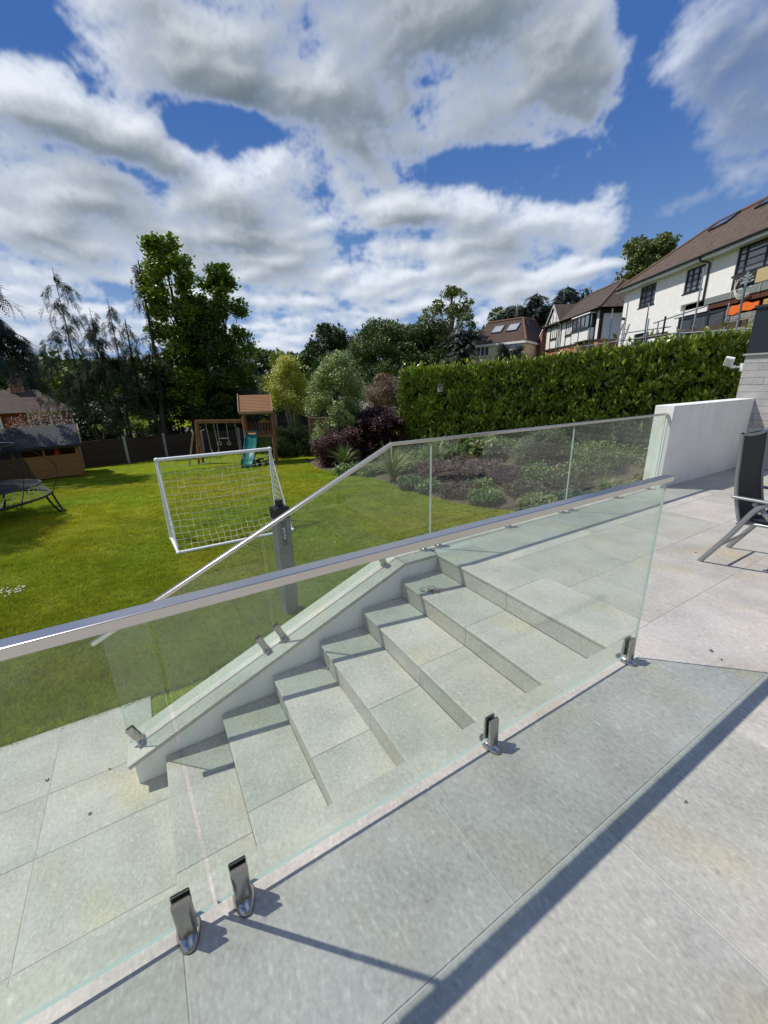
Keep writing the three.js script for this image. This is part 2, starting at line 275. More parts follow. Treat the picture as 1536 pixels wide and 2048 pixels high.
function taper(pts, r0, r1, rad = 7, seg = 8) {                  // a limb that thins along its path
  const c = new THREE.CatmullRomCurve3(pts), pos = [], uv = [], idx = [], P = V(0, 0, 0), fr = c.computeFrenetFrames(seg);
  for (let i = 0; i <= seg; i++) { const t = i / seg; c.getPoint(t, P); const r = lerp(r0, r1, Math.pow(t, 0.9)); for (let k = 0; k <= rad; k++) { const a = k / rad * Math.PI * 2, n = fr.normals[i], b = fr.binormals[i]; pos.push(P.x + (n.x * Math.cos(a) + b.x * Math.sin(a)) * r, P.y + (n.y * Math.cos(a) + b.y * Math.sin(a)) * r, P.z + (n.z * Math.cos(a) + b.z * Math.sin(a)) * r); uv.push(k / rad, t * 3); } }
  for (let i = 0; i < seg; i++) for (let k = 0; k < rad; k++) { const a = i * (rad + 1) + k, b = a + rad + 1; idx.push(a, a + 1, b, b, a + 1, b + 1); }
  const g = new THREE.BufferGeometry(); g.setAttribute('position', new THREE.Float32BufferAttribute(pos, 3)); g.setAttribute('uv', new THREE.Float32BufferAttribute(uv, 2)); g.setIndex(idx); g.computeVertexNormals(); return g;
}
function poly(pts, thick, axis = 'y') {                          // polygon outline extruded; axis 'z': outline in x, y
  const g = new THREE.ExtrudeGeometry(new THREE.Shape(pts.map(([x, y]) => new THREE.Vector2(x, y))), { depth: thick, bevelEnabled: false });
  return boxUV(axis === 'y' ? g.rotateX(Math.PI / 2) : g);
}
function face(list, s = 1) {                                     // quads or triangles by corner; uv along the first edge and up the slope
  const pos = [], uv = [];
  for (const q of list) {
    const [a, b, c, d] = q, e = b.clone().sub(a).normalize(), n = e.clone().cross(c.clone().sub(a)).normalize(), f = n.clone().cross(e);
    const put = (p) => { pos.push(p.x, p.y, p.z); const r = p.clone().sub(a); uv.push(r.dot(e) * s, r.dot(f) * s); };
    put(a); put(b); put(c); if (d) { put(a); put(c); put(d); }
  }
  const g = new THREE.BufferGeometry(); g.setAttribute('position', new THREE.Float32BufferAttribute(pos, 3)); g.setAttribute('uv', new THREE.Float32BufferAttribute(uv, 2)); g.computeVertexNormals(); return g;
}

// ------------------------------------------------------------------ naming and grouping
const used = new Map();
function numbered(name) { const n = used.get(name) ?? 0; used.set(name, n + 1); return n ? name + '_' + String(n).padStart(3, '0') : name; }
function tag(o, label, category, group, kind) { if (label) o.userData.label = label; if (category) o.userData.category = category; if (group) o.userData.group = group; if (kind) o.userData.kind = kind; return o; }
function thing(name, label, category, pos = [0, 0, 0], turn = 0, group) { const o = new THREE.Group(); o.name = numbered(name); o.position.set(...pos); o.rotation.y = turn; scene.add(o); return tag(o, label, category, group); }
function part(name, geo, m, parent, label) { const o = new THREE.Mesh(Array.isArray(geo) ? merge(geo) : geo, m); o.name = name; o.castShadow = o.receiveShadow = true; parent.add(o); if (label) o.userData.label = label; return o; }
function struct(name, geo, m) { const o = part(numbered(name), geo, m, scene); o.userData.kind = 'structure'; return o; }
function structGroup(name) { const o = new THREE.Group(); o.name = numbered(name); o.userData.kind = 'structure'; scene.add(o); return o; }
function solo(name, geo, m, label, category, pos = [0, 0, 0], turn = 0, group) { const o = part(numbered(name), geo, m, scene); o.position.set(...pos); o.rotation.y = turn; return tag(o, label, category, group); }
const polar = (az, d) => [Math.sin(R(az)) * d, -Math.cos(R(az)) * d];   // bearing from the balustrade, metres

// leaves and sprays: many copies of one small shape inside a plant
const _m = new THREE.Matrix4(), _q = new THREE.Quaternion(), _e = new THREE.Euler(), _s = V(1, 1, 1);
function mtx(p, rx, ry, rz, s, sy = s) { _e.set(rx, ry, rz, 'YXZ'); _q.setFromEuler(_e); return new THREE.Matrix4().compose(p, _q, _s.clone().set(s, sy, s)); }
function foliage(name, geo, m, mats, parent, tint) {
  const o = new THREE.InstancedMesh(geo, m, mats.length); o.name = name; o.castShadow = o.receiveShadow = true;
  const c = new THREE.Color();
  mats.forEach((x, i) => { o.setMatrixAt(i, x); if (tint) { tint(c, i); o.setColorAt(i, c); } });
  o.userData.kind = 'stuff'; parent.add(o); return o;
}
function leafGeo(len, wid, bend = 0.2, fold = 0.15) {            // one pointed leaf, base at the origin, along +y, facing +z
  const p = [], uv = [], rows = [[0, 0.12], [0.3, 0.85], [0.62, 0.9], [1, 0.0]], idx = [];
  for (const [t, w] of rows) { const z = -bend * len * t * t; p.push(-w * wid / 2, t * len, z + fold * wid * w, 0, t * len, z, w * wid / 2, t * len, z + fold * wid * w); uv.push(0, t, 0.5, t, 1, t); }
  for (let i = 0; i < 3; i++) for (let k = 0; k < 2; k++) { const a = i * 3 + k; idx.push(a, a + 1, a + 3, a + 3, a + 1, a + 4); }
  const g = new THREE.BufferGeometry(); g.setAttribute('position', new THREE.Float32BufferAttribute(p, 3)); g.setAttribute('uv', new THREE.Float32BufferAttribute(uv, 2)); g.setIndex(idx); g.computeVertexNormals(); return g;
}
function clump(seed, n, len, wid, spread, droop = 0, bend = 0.25) {  // a twig end with n leaves
  const r = rng(seed), out = [];
  for (let i = 0; i < n; i++) { const g = leafGeo(len * (0.7 + 0.6 * r()), wid * (0.75 + 0.5 * r()), bend); g.applyMatrix4(mtx(V((r() - 0.5) * spread, (r() - 0.5) * spread, (r() - 0.5) * spread), R(40 + r() * 70 + droop), r() * 6.283, (r() - 0.5) * 0.9, 1)); out.push(g); }
  return merge(out);
}
function spray(seed, len, n, wid, hang = 0.5) {                  // conifer spray: a drooping rib with side strips, along +z
  const r = rng(seed), out = [];
  for (let i = 0; i < n; i++) {
    const t = (i + 0.5) / n, side = i % 2 ? 1 : -1, L = len * 0.42 * (1 - 0.7 * t) * (0.7 + 0.6 * r()), y = -hang * len * t * t;
    const g = leafGeo(L, wid * (0.8 + 0.5 * r()), 0.5, 0.1); g.rotateX(Math.PI / 2 + 0.35 + r() * 0.4); g.rotateY(side * (0.6 + 0.35 * r())); g.translate(0, y, t * len); out.push(g);
  }
  const g = leafGeo(len, wid * 0.9, hang, 0.1); g.rotateX(Math.PI / 2); out.push(g);
  return merge(out);
}
// ------------------------------------------------------------------ ground
const LOW = -1.178, RISE = 0.16828, GO = 0.41317, X1 = 2.2168;      // lower terrace level, step rise, going, top nosing
const hedgeA = [8.55, -13.9], hedgeB = [11.75, -3.3];
function behindHedge(x, z) { const dx = hedgeB[0] - hedgeA[0], dz = hedgeB[1] - hedgeA[1], L = Math.hypot(dx, dz); return -((x - hedgeA[0]) * dz - (z - hedgeA[1]) * dx) / L * -1; }
function groundY(x, z) {
  let y = LOW - 0.055 * Math.max(0, Math.min(-z, 27) - 9) - 0.012 * Math.max(0, -z - 27);
  const b = behindHedge(x, z), out = smooth(b, 0.2, 1.6);
  if (out > 0) { const lat = x * 0.848 + z * 0.53, hill = smooth(lat, 4, 17) * 3.2 * smooth(b, 0, 9) + 0.05 * Math.max(0, lat - 15); y = lerp(y, LOW * 0.35 + hill, out * smooth(z, -34, -12)); y += (1 - smooth(z, -34, -12)) * hill * 0.8; }
  return y;
}
{ // one sheet to the horizon: fine near the garden, coarse far away
  const xs = [], zs = [], grow = (a, b, n, p) => Array.from({ length: n + 1 }, (_, i) => a + (b - a) * Math.pow(i / n, p));
  for (const v of grow(-14, -420, 22, 2.2).reverse()) xs.push(v); for (let v = -13.5; v < 16; v += 0.5) xs.push(v); for (const v of grow(16, 420, 24, 2.0)) xs.push(v);
  for (const v of grow(-30, -480, 24, 2.0).reverse()) zs.push(v); for (let v = -29.5; v < -3.1; v += 0.5) zs.push(v); for (const v of grow(-3.1, 260, 14, 2.2)) zs.push(v);
  const pos = [], uv = [], col = [], idx = [], w = xs.length;
  for (const z of zs) for (const x of xs) {
    const n = fbm(x * 0.11 + 30, z * 0.11 + 30, 3), k = 1 + 0.28 * n, yel = 1 + 0.25 * fbm(x * 0.3 + 3, z * 0.3, 3);
    pos.push(x, groundY(x, z) - (z > -3.3 ? 0.25 : 0), z); uv.push(x / 3.1, z / 3.1); const site = smooth(behindHedge(x, z), 0.6, 3) * smooth(x * 0.848 + z * 0.53, 4, 8) * smooth(z, -60, -40); col.push(k * yel * lerp(1, 0.42, site), k * lerp(1, 0.30, site), k * lerp(1, 5, site));
  }
  for (let j = 0; j < zs.length - 1; j++) for (let i = 0; i < w - 1; i++) { const a = j * w + i; idx.push(a, a + w, a + 1, a + 1, a + w, a + w + 1); }
  const g = new THREE.BufferGeometry(); g.setAttribute('position', new THREE.Float32BufferAttribute(pos, 3)); g.setAttribute('uv', new THREE.Float32BufferAttribute(uv, 2)); g.setAttribute('color', new THREE.Float32BufferAttribute(col, 3)); g.setIndex(idx); g.computeVertexNormals();
  struct('lawn', g, M.lawn);
}
// planting bed along the hedge, its soil rising from the lawn edge
const BED = [[6.75, -3.14], [6.95, -5.0], [6.7, -5.85], [6.45, -6.2], [6.02, -7.06], [5.9, -7.99], [5.72, -9.1], [5.95, -9.9], [6.1, -11.4], [5.85, -12.6], [5.45, -14.0], [5.9, -16.5]];
const bedEdge = (z) => { for (let i = 1; i < BED.length; i++) if (z >= BED[i][1]) { const [x0, z0] = BED[i - 1], [x1, z1] = BED[i]; return lerp(x0, x1, clamp((z - z0) / (z1 - z0), 0, 1)); } return BED[BED.length - 1][0]; };
function bedY(x, z) { const w = x - bedEdge(z), base = groundY(Math.min(x, 6.5), z); return base + 0.02 + 0.05 * smooth(w, 0, 0.15) + 0.75 * smooth(w, 0.1, 4.5) * smooth(z, -17, -8) + 0.05 * fbm(x * 1.5, z * 1.5, 3); }
{ const pos = [], uv = [], idx = [], NZ = 90, NX = 40;
  for (let j = 0; j <= NZ; j++) for (let i = 0; i <= NX; i++) { const z = lerp(-3.15, -17, j / NZ), x = bedEdge(z) + Math.pow(i / NX, 1.5) * 8.5; pos.push(x, i ? bedY(x, z) : groundY(x, z) - 0.03, z); uv.push(x / 1.2, z / 1.2); }
  for (let j = 0; j < NZ; j++) for (let i = 0; i < NX; i++) { const a = j * (NX + 1) + i; idx.push(a, a + 1, a + NX + 1, a + 1, a + NX + 2, a + NX + 1); }
  const g = new THREE.BufferGeometry(); g.setAttribute('position', new THREE.Float32BufferAttribute(pos, 3)); g.setAttribute('uv', new THREE.Float32BufferAttribute(uv, 2)); g.setIndex(idx); g.computeVertexNormals();
  struct('planting_bed', g, M.soil); }
{ // blades of grass on the part of the lawn near enough to show them
  const r = rng(11), mats = [], blades = [];
  for (let i = 0; i < 9; i++) { const h = 0.026 + 0.022 * r(), g = new THREE.BufferGeometry(), a = r() * 6.283, lean = 0.35 + r() * 0.7, x = (r() - 0.5) * 0.05, z = (r() - 0.5) * 0.05, w = 0.0026 + r() * 0.0015, c = Math.cos(a), s = Math.sin(a); g.setAttribute('position', new THREE.Float32BufferAttribute([x - s * w, 0, z + c * w, x + s * w, 0, z - c * w, x + c * lean * h, h, z + s * lean * h], 3)); g.setAttribute('uv', new THREE.Float32BufferAttribute([0, 0, 1, 0, 0.5, 1], 2)); g.computeVertexNormals(); blades.push(g); }
  const tuft = merge(blades);
  for (let i = 0; i < 235000; i++) {
    const d = 2.9 + 15.7 * Math.pow(r(), 1.35), az = -26 + r() * 74, [x, z] = polar(az, d);
    if (z > -3.775 || (x > bedEdge(z) - 0.02 && z < -3) ) continue;
    if (x > -0.36 ? z > -3.2 : false) continue;
    const k = 0.8 + 0.06 * d;
    mats.push(mtx(V(x, groundY(x, z) - 0.003, z), 0, r() * 6.283, 0, k, k * (0.8 + 0.35 * perlin(x * 1.7, z * 1.7))));
  }
  const gm = leaf(0.37, 0.43, 0.012, 0.7, 0.42, { specularIntensity: 0.3 }), rr = rng(5);
  const o = foliage(numbered('grass'), tuft, gm, mats, scene, (c, i) => { const e = mats[i].elements, n = fbm(e[12] * 0.3 + 3, e[14] * 0.3, 3), k = (0.5 + 0.9 * rr()) * (1 + 0.3 * fbm(e[12] * 0.11 + 30, e[14] * 0.11 + 30, 3)); c.setRGB(k * (1 + 0.4 * n), k, k * 0.9); });
  tag(o, 'short mown grass blades covering the sunny lawn', 'grass');
  // strip between stair wall and terrace paving is grass too
}
{ const r = rng(19), mats = [], g = merge([new THREE.ConeGeometry(0.008, 0.003, 7).translate(0, 0.03, 0), bar(V(0, 0, 0), V(0, 0.03, 0), 0.0012)]);
  for (let i = 0; i < 75; i++) { const c = i % 3 ? [-2.05, -7.2, 0.2] : [(r() - 0.3) * 7, -6 - r() * 9, 1.2], a = r() * 6.283, q = c[2] * Math.sqrt(r()), x = c[0] + Math.cos(a) * q, z = c[1] + Math.sin(a) * q; if (x < bedEdge(z) - 0.2) mats.push(mtx(V(x, groundY(x, z) + 0.005, z), 0, r() * 6, 0, 0.8 + 0.7 * r())); }
  tag(foliage(numbered('daisies'), g, mat(0.8, 0.8, 0.76, 0.7), mats, scene), 'scattered white daisies in the lawn grass', 'flowers'); }
// ------------------------------------------------------------------ terrace paving, laid tile by tile
const rt = rng(3);
function tileGeo(x0, x1, z0, z1, top, thick = 0.02) {            // bevelled slab, each with its own piece of the stone
  const b = 0.0025, w = x1 - x0, d = z1 - z0, ou = rt(), ov = rt();
  const g = new THREE.BoxGeometry(w, thick, d), lid = new THREE.BoxGeometry(w - 2 * b, 0.002, d - 2 * b).translate(0, thick / 2 + 0.001, 0);
  return boxUV(merge([g, lid]), 1 / 1.8, ou, ov).translate((x0 + x1) / 2, top - thick / 2 - 0.002, (z0 + z1) / 2);
}
const stoneM = () => M.stone[Math.floor(rt() * 4)];
const patio = structGroup('patio');
part('bedding', [box2(-4, 14, -0.5, -0.0245, -1.11, 2.9), box2(X1 + 0.02, 9.02, -0.5, -0.0245, -3.1, -1.11), box2(-4, 14, -0.024, -0.0025, -1.112, 2.9)], M.grout, patio);
part('bedding', box2(X1 + 0.02, 9.03, -0.024, -0.0025, -3.118, -1.116), M.grout, patio);
const J = 0.0018;
function row(z0, z1, joints, x0, x1) { const xs = [x0, ...joints.filter((x) => x > x0 + 0.02 && x < x1 - 0.02), x1]; for (let i = 0; i + 1 < xs.length; i++) part('tile', tileGeo(xs[i] + J, xs[i + 1] - J, z0 + J, z1 - J, 0), stoneM(), patio); }
const series = (a, n = 12) => Array.from({ length: 2 * n }, (_, i) => a + (i - n) * 0.9);
row(-1.118, -0.52, series(0.7416), -2.3, 9.04); row(-0.52, 0.08, series(1.2), -1.6, 9.04); row(0.08, 0.68, series(0.7416), -1.2, 9.04); row(0.68, 1.28, series(1.2), -0.8, 5.5);
row(-1.712, -1.118, [3.03, ...series(3.93, 8).filter((x) => x > 3.5)], 2.67, 9.04);
row(-2.31, -1.712, series(3.5, 8), 2.67, 9.04); row(-2.91, -2.31, series(3.03, 8), 2.67, 9.04); row(-3.125, -2.91, series(3.48, 8), 1.95, 9.04);
// lower terrace
const lower = structGroup('lower_patio');
part('bedding', [box2(-7, -0.365, LOW - 0.2, LOW + 0.0105, -3.78, -1.12), box2(-0.37, -0.255, LOW - 0.2, LOW + 0.010, -3.12, -1.12)], M.grout, lower);
{ const zs = [-3.785, -3.07, -2.588, -1.988, -1.388, -1.13], xs = [-0.26, -1.02, -1.92, -2.82, -3.72, -4.62, -5.52];
  for (let j = 0; j + 1 < zs.length; j++) for (let i = 0; i + 1 < xs.length; i++) { const off = j % 2 && j < 2 ? 0.0 : 0; part('tile', tileGeo(xs[i + 1] + J + off, (i === 0 && j === 0 ? -0.36 : xs[i]) - J, zs[j] + J, zs[j + 1] - J, LOW + 0.013), stoneM(), lower); } }
// wall that holds the terrace up
struct('retaining_wall', [box2(-4, X1, LOW - 0.3, -0.03, -1.09, -0.85), box2(1.9, 9.0, LOW - 0.6, -0.03, -3.10, -2.9)], M.render);

// ------------------------------------------------------------------ stairs: seven risers, six treads
{
  const st = thing('stairs', 'grey porcelain steps climbing from lower terrace beside white sloping wall', 'stairs', [0, 0, 0]);
  const prof = [[X1 + 0.4, -0.03]], zs = [-2.80, -1.93, -1.115];
  for (let k = 0; k < 7; k++) { const x = X1 - k * GO + 0.016; prof.push([x, -k * RISE - 0.03], [x, -(k + 1) * RISE - 0.03]); }
  prof.push([X1 - 6 * GO + 0.016, LOW - 0.1], [X1 + 0.4, LOW - 0.1]);
  part('core', poly(prof.map(([x, y]) => [x, y]), 1.68, 'z').translate(0, 0, -2.797), M.grout, st);
  const nose = (len, d) => {                                     // tread slab with a rounded front edge; front at x = 0, running to +x
    const s = new THREE.Shape(), r = 0.009, t = 0.02; s.moveTo(len, 0); s.lineTo(r, 0); s.absarc(r, -r, r, Math.PI / 2, Math.PI, false); s.lineTo(0, -t); s.lineTo(len, -t);
    return new THREE.ExtrudeGeometry(s, { depth: d, bevelEnabled: false, curveSegments: 5 });
  };
  for (let k = 0; k <= 6; k++) for (let j = 0; j < 2; j++) {
    const z0 = zs[j] + J, z1 = zs[j + 1] - J, x = X1 - k * GO, y = -k * RISE, ou = rt(), ov = rt();
    const len = k ? GO + 0.006 : 0.449;
    if (k < 7) part('tread', boxUV(nose(len, z1 - z0), 1 / 1.8, ou, ov).translate(x - 0.006, y, z0), stoneM(), st);
    part('riser', boxUV(new THREE.BoxGeometry(0.014, RISE - 0.026, z1 - z0), 1 / 1.8, ov, ou).translate(x + 0.009, y - 0.0215 - (RISE - 0.026) / 2, (z0 + z1) / 2), stoneM(), st);
  }
}
// white sloping wall beside the steps with its stone coping
{
  const w = thing('stair_wall', 'low white rendered wall with stone coping sloping down beside the steps', 'wall', [0, 0, 0]);
  const a = [-0.46, -0.978], b = [1.85, -0.034];
  part('wall', uvScale(poly([[-0.46, LOW - 0.2], [2.23, LOW - 0.2], [2.23, -0.034], b, a], 0.28, 'z').translate(0, 0, -3.098), 0.5), M.render, w);
  const dir = V(1.84 + 0.5, -0.002 + 0.967, 0), L = dir.length(); dir.normalize();
  const ang = Math.atan2(dir.y, dir.x);
  { const g = boxUV(new THREE.BoxGeometry(L - 0.002, 0.03, 0.33), 1 / 1.8, rt(), rt()).translate(L / 2, -0.015, 0); g.rotateZ(ang); part('coping_tile', g.translate(-0.5, -0.967, -2.962), M.stone[2], w); }
  part('coping_tile', boxUV(new THREE.BoxGeometry(0.362, 0.03, 0.33), 1 / 1.8, rt(), rt()).translate(2.029, -0.0152, -2.9615), stoneM(), w);
}
// parapet
{ const w = thing('parapet_wall', 'white rendered parapet wall between terrace and hedge', 'wall', [0, 0, 0]);
  part('wall', rbox(2.66, 1.21, 0.25, 0.006, 7.715, 0.568, -3.012), M.render, w); }

// ------------------------------------------------------------------ balustrades
function spigot(parent, x, y, z, tilt = 0) {
  const prof = [[0.001, 0.0], [0.052, 0], [0.052, 0.006], [0.05, 0.012], [0.042, 0.021], [0.030, 0.028], [0.001, 0.032]].map(([a, b]) => new THREE.Vector2(a, b));
  const base = new THREE.LatheGeometry(prof, 28).scale(0.64, 1, 1.15);
  const hull = (k) => { const p = []; for (const sx of [-1, 1]) p.push(V(sx * 0.0235, 0.01, k * 0.0105), V(sx * 0.0265, 0.150, k * 0.0105), V(sx * 0.0235, 0.158, k * 0.0125), V(sx * 0.0235, 0.010, k * 0.0215), V(sx * 0.0262, 0.146, k * 0.0180), V(sx * 0.0155, 0.012, k * 0.0300), V(sx * 0.0150, 0.118, k * 0.0265)); p.push(V(0, 0.100, k * 0.0278)); return boxUV(new ConvexGeometry(p)); };
  const cheek = hull(1), cheek2 = hull(-1);
  const group = new THREE.Group(); group.name = 'spigot'; group.position.set(x, y, z); group.rotation.z = tilt; parent.add(group);
  part('base_flange', base, M.steel, group);
  part('clamp', [cheek, cheek2, box(0.044, 0.03, 0.03, 0, 0.026, 0)], M.steel, group);
  part('gasket', [box(0.047, 0.112, 0.0035, 0, 0.0985, 0.00835), box(0.047, 0.112, 0.0035, 0, 0.0985, -0.00835)], M.rubber, group);
  return group;
}
function pane(parent, outline, z, t = 0.012) {                   // outline in x, y; edges of green glass
  const s = new THREE.Shape(outline.map(([x, y]) => new THREE.Vector2(x, y)));
  const g = new THREE.ExtrudeGeometry(s, { depth: t, bevelEnabled: false }).translate(0, 0, z - t / 2);
  const o = new THREE.Mesh(g, [M.glass, M.glassEdge]); o.name = 'glass_panel'; o.castShadow = o.receiveShadow = true; parent.add(o); return o;
}
function rail(parent, pts, z, w = 0.05, h = 0.03) {             // capping rail along points in x, y (underside), mitred
  const up = [], dn = [];
  for (let i = 0; i < pts.length; i++) {
    const p = pts[i], d0 = i ? [p[0] - pts[i - 1][0], p[1] - pts[i - 1][1]] : null, d1 = i + 1 < pts.length ? [pts[i + 1][0] - p[0], pts[i + 1][1] - p[1]] : null;
    const nrm = (d) => { const l = Math.hypot(...d); return [-d[1] / l, d[0] / l]; }, n0 = nrm(d0 ?? d1), n1 = nrm(d1 ?? d0), m = [n0[0] + n1[0], n0[1] + n1[1]], k = h / (m[0] * n0[0] + m[1] * n0[1]);
    dn.push(p); up.push([p[0] + m[0] * k, p[1] + m[1] * k]);
  }
  const s = new THREE.Shape([...dn, ...up.reverse()].map(([x, y]) => new THREE.Vector2(x, y)));
  const g = new THREE.ExtrudeGeometry(s, { depth: w - 0.006, bevelEnabled: true, bevelThickness: 0.003, bevelSize: 0.0025, bevelOffset: -0.0025, bevelSegments: 2 }).translate(0, 0, z - w / 2 + 0.003);
  return part('handrail', g, M.steelRail, parent);
}
{
  const b = thing('balustrade', 'frameless glass balustrade with steel rail nearest, along the stairwell edge', 'balustrade', [0, 0, 0]);
  const z = -0.985, y0 = 0.045, y1 = 1.062;
  pane(b, [[-2.2, y0], [-0.0645, y0], [-0.0645, y1], [-2.2, y1]], z); pane(b, [[-0.0535, y0], [2.2355, y0], [2.2355, y1], [-0.0535, y1]], z);
  rail(b, [[-2.3, 1.055], [2.262, 1.055]], z, 0.044, 0.028);
  for (const x of [-1.3, -0.142, 0.020, 1.098, 2.172]) spigot(b, x, 0, z);
}
{
  const b = thing('balustrade', 'frameless glass balustrade sloping down white stair wall then level along lawn side', 'balustrade', [0, 0, 0]);
  const z = -2.961, co = (x) => (x < 1.84 ? -0.967 + (x + 0.5) * 0.4124 : 0) + 0.045, top = (x) => (x < 1.824 ? -0.035 + (x + 0.524) * 0.4663 : 1.06) - 0.008;
  pane(b, [[-0.47, co(-0.47)], [0.6435, co(0.6435)], [0.6435, top(0.6435)], [-0.47, top(-0.47)]], z);
  pane(b, [[0.6545, co(0.6545)], [1.84, 0.045], [2.2425, 0.045], [2.2425, top(2.24)], [1.824, top(1.83)], [0.6545, top(0.6545)]], z);
  pane(b, [[2.2535, 0.045], [4.3175, 0.045], [4.3175, top(3)], [2.2535, top(3)]], z); pane(b, [[4.3285, 0.045], [6.365, 0.045], [6.365, top(3)], [4.3285, top(3)]], z);
  rail(b, [[-0.524, -0.048], [1.824, 1.047], [6.375, 1.047]], z, 0.042, 0.028);
  const ang = Math.atan(0.4124);
  for (const x of [-0.40, 0.575, 0.725, 1.725]) spigot(b, x, co(x) - 0.045, z, ang);
  for (const x of [2.165, 2.346, 3.33, 4.25, 4.42, 5.40, 6.2]) spigot(b, x, 0, z);
}

// ------------------------------------------------------------------ house corner on the right: stone tiles below, navy boards above
{
  const h = thing('house_corner', 'house corner with grey stone tiles below dark navy boards', 'house', [9.05, 0, -3.155]);
  part('core', box2(0.022, 5, -0.3, 2.58, 0.022, 9), M.concrete, h);
  part('coping', box2(-0.03, 5.02, 1.868, 1.898, -0.03, 9), M.concrete, h);
  const rr = rng(21), tileM = [0.62, 0.69, 0.74, 0.80].map((k) => mat(k, k * 0.985, k * 0.97, 0.75, { map: stoneColor, bumpMap: stoneBump, bumpScale: 0.004 }));
  for (let j = 0; j < 16; j++) {                                  // courses on the side that faces the garden steps, and the narrow end
    let z = -0.002; const y0 = j * 0.1165, y1 = y0 + 0.112;
    while (z < 3.4) { const L = Math.min(0.28 + rr() * 0.42, 3.4 - z + 0.01), t = 0.018 + rr() * 0.006; part('tile', boxUV(new THREE.BoxGeometry(t, y1 - y0, L - 0.005), 1 / 1.8, rr(), rr()).translate(0.022 - t / 2, (y0 + y1) / 2, z + L / 2), tileM[Math.floor(rr() * 4)], h); z += L; }
    let x = 0.024; while (x < 1.6) { const L = 0.3 + rr() * 0.4; part('tile', boxUV(new THREE.BoxGeometry(L - 0.005, y1 - y0, 0.02), 1 / 1.8, rr(), rr()).translate(x + L / 2, (y0 + y1) / 2, 0.011), tileM[Math.floor(rr() * 4)], h); x += L; }
  }
  for (let j = 0; j < 7; j++) { const y = 1.90 + j * 0.102; const tilt = 0.10; const g = boxUV(new THREE.BoxGeometry(0.016, 0.108, 9), 1).rotateZ(tilt).translate(0.012, y + 0.052, 4.5); part('board', g, M.navy, h); part('board', boxUV(new THREE.BoxGeometry(4.9, 0.108, 0.016), 1).rotateX(-tilt).translate(2.46, y + 0.052, 0.012), M.navy, h); }
  part('cap', box2(-0.02, 5, 2.60, 2.64, -0.02, 9), M.navy, h);
}
{ // security light on the end of that wall
  const l = thing('security_light', 'small white security floodlight on the grey tiled wall', 'light', [9.10, 1.70, -3.18]);
  part('mount', [rbox(0.09, 0.13, 0.05, 0.008, 0, -0.02, 0.0), bar(V(0, -0.02, -0.02), V(-0.04, 0.0, -0.11), 0.016, 0.016, 10), rbox(0.07, 0.06, 0.07, 0.02, -0.05, 0.0, -0.12)], M.white, l);
  const head = part('lamp_head', rbox(0.05, 0.16, 0.13, 0.01), M.white, l); head.position.set(-0.10, 0.085, -0.17); head.rotation.set(0.25, 0.2, 0.45);
  const lens = part('lens', rbox(0.006, 0.125, 0.1, 0.002), mat(0.6, 0.6, 0.58, 0.25), head); lens.position.set(-0.025, -0.005, 0);
}
{ // back of the house behind the balustrade, what its glass mirrors
  const h = thing('terrace_house', 'grey house wall with dark sliding doors facing the terrace from behind', 'house', [0, 0, 8.0]);
  part('wall', [box2(-6, 3.0, -0.02, 5.6, 0, 0.3), box2(7.4, 9.0, -0.02, 5.6, 0, 0.3), box2(3.0, 7.4, 2.3, 5.6, 0, 0.3)], mat(0.31, 0.27, 0.23, 0.85, { map: plasterColor }), h);
  part('door_frame', [box2(3.0, 7.4, 2.24, 2.3, 0.05, 0.14), ...[3.03, 4.48, 5.93, 7.37].map((x) => box2(x - 0.03, x + 0.03, -0.02, 2.24, 0.05, 0.14))], M.navy, h);
  for (const x of [3.06, 4.51, 5.96]) part('pane', box2(x, x + 1.38, -0.02, 2.24, 0.09, 0.1), M.paneDark, h);
}
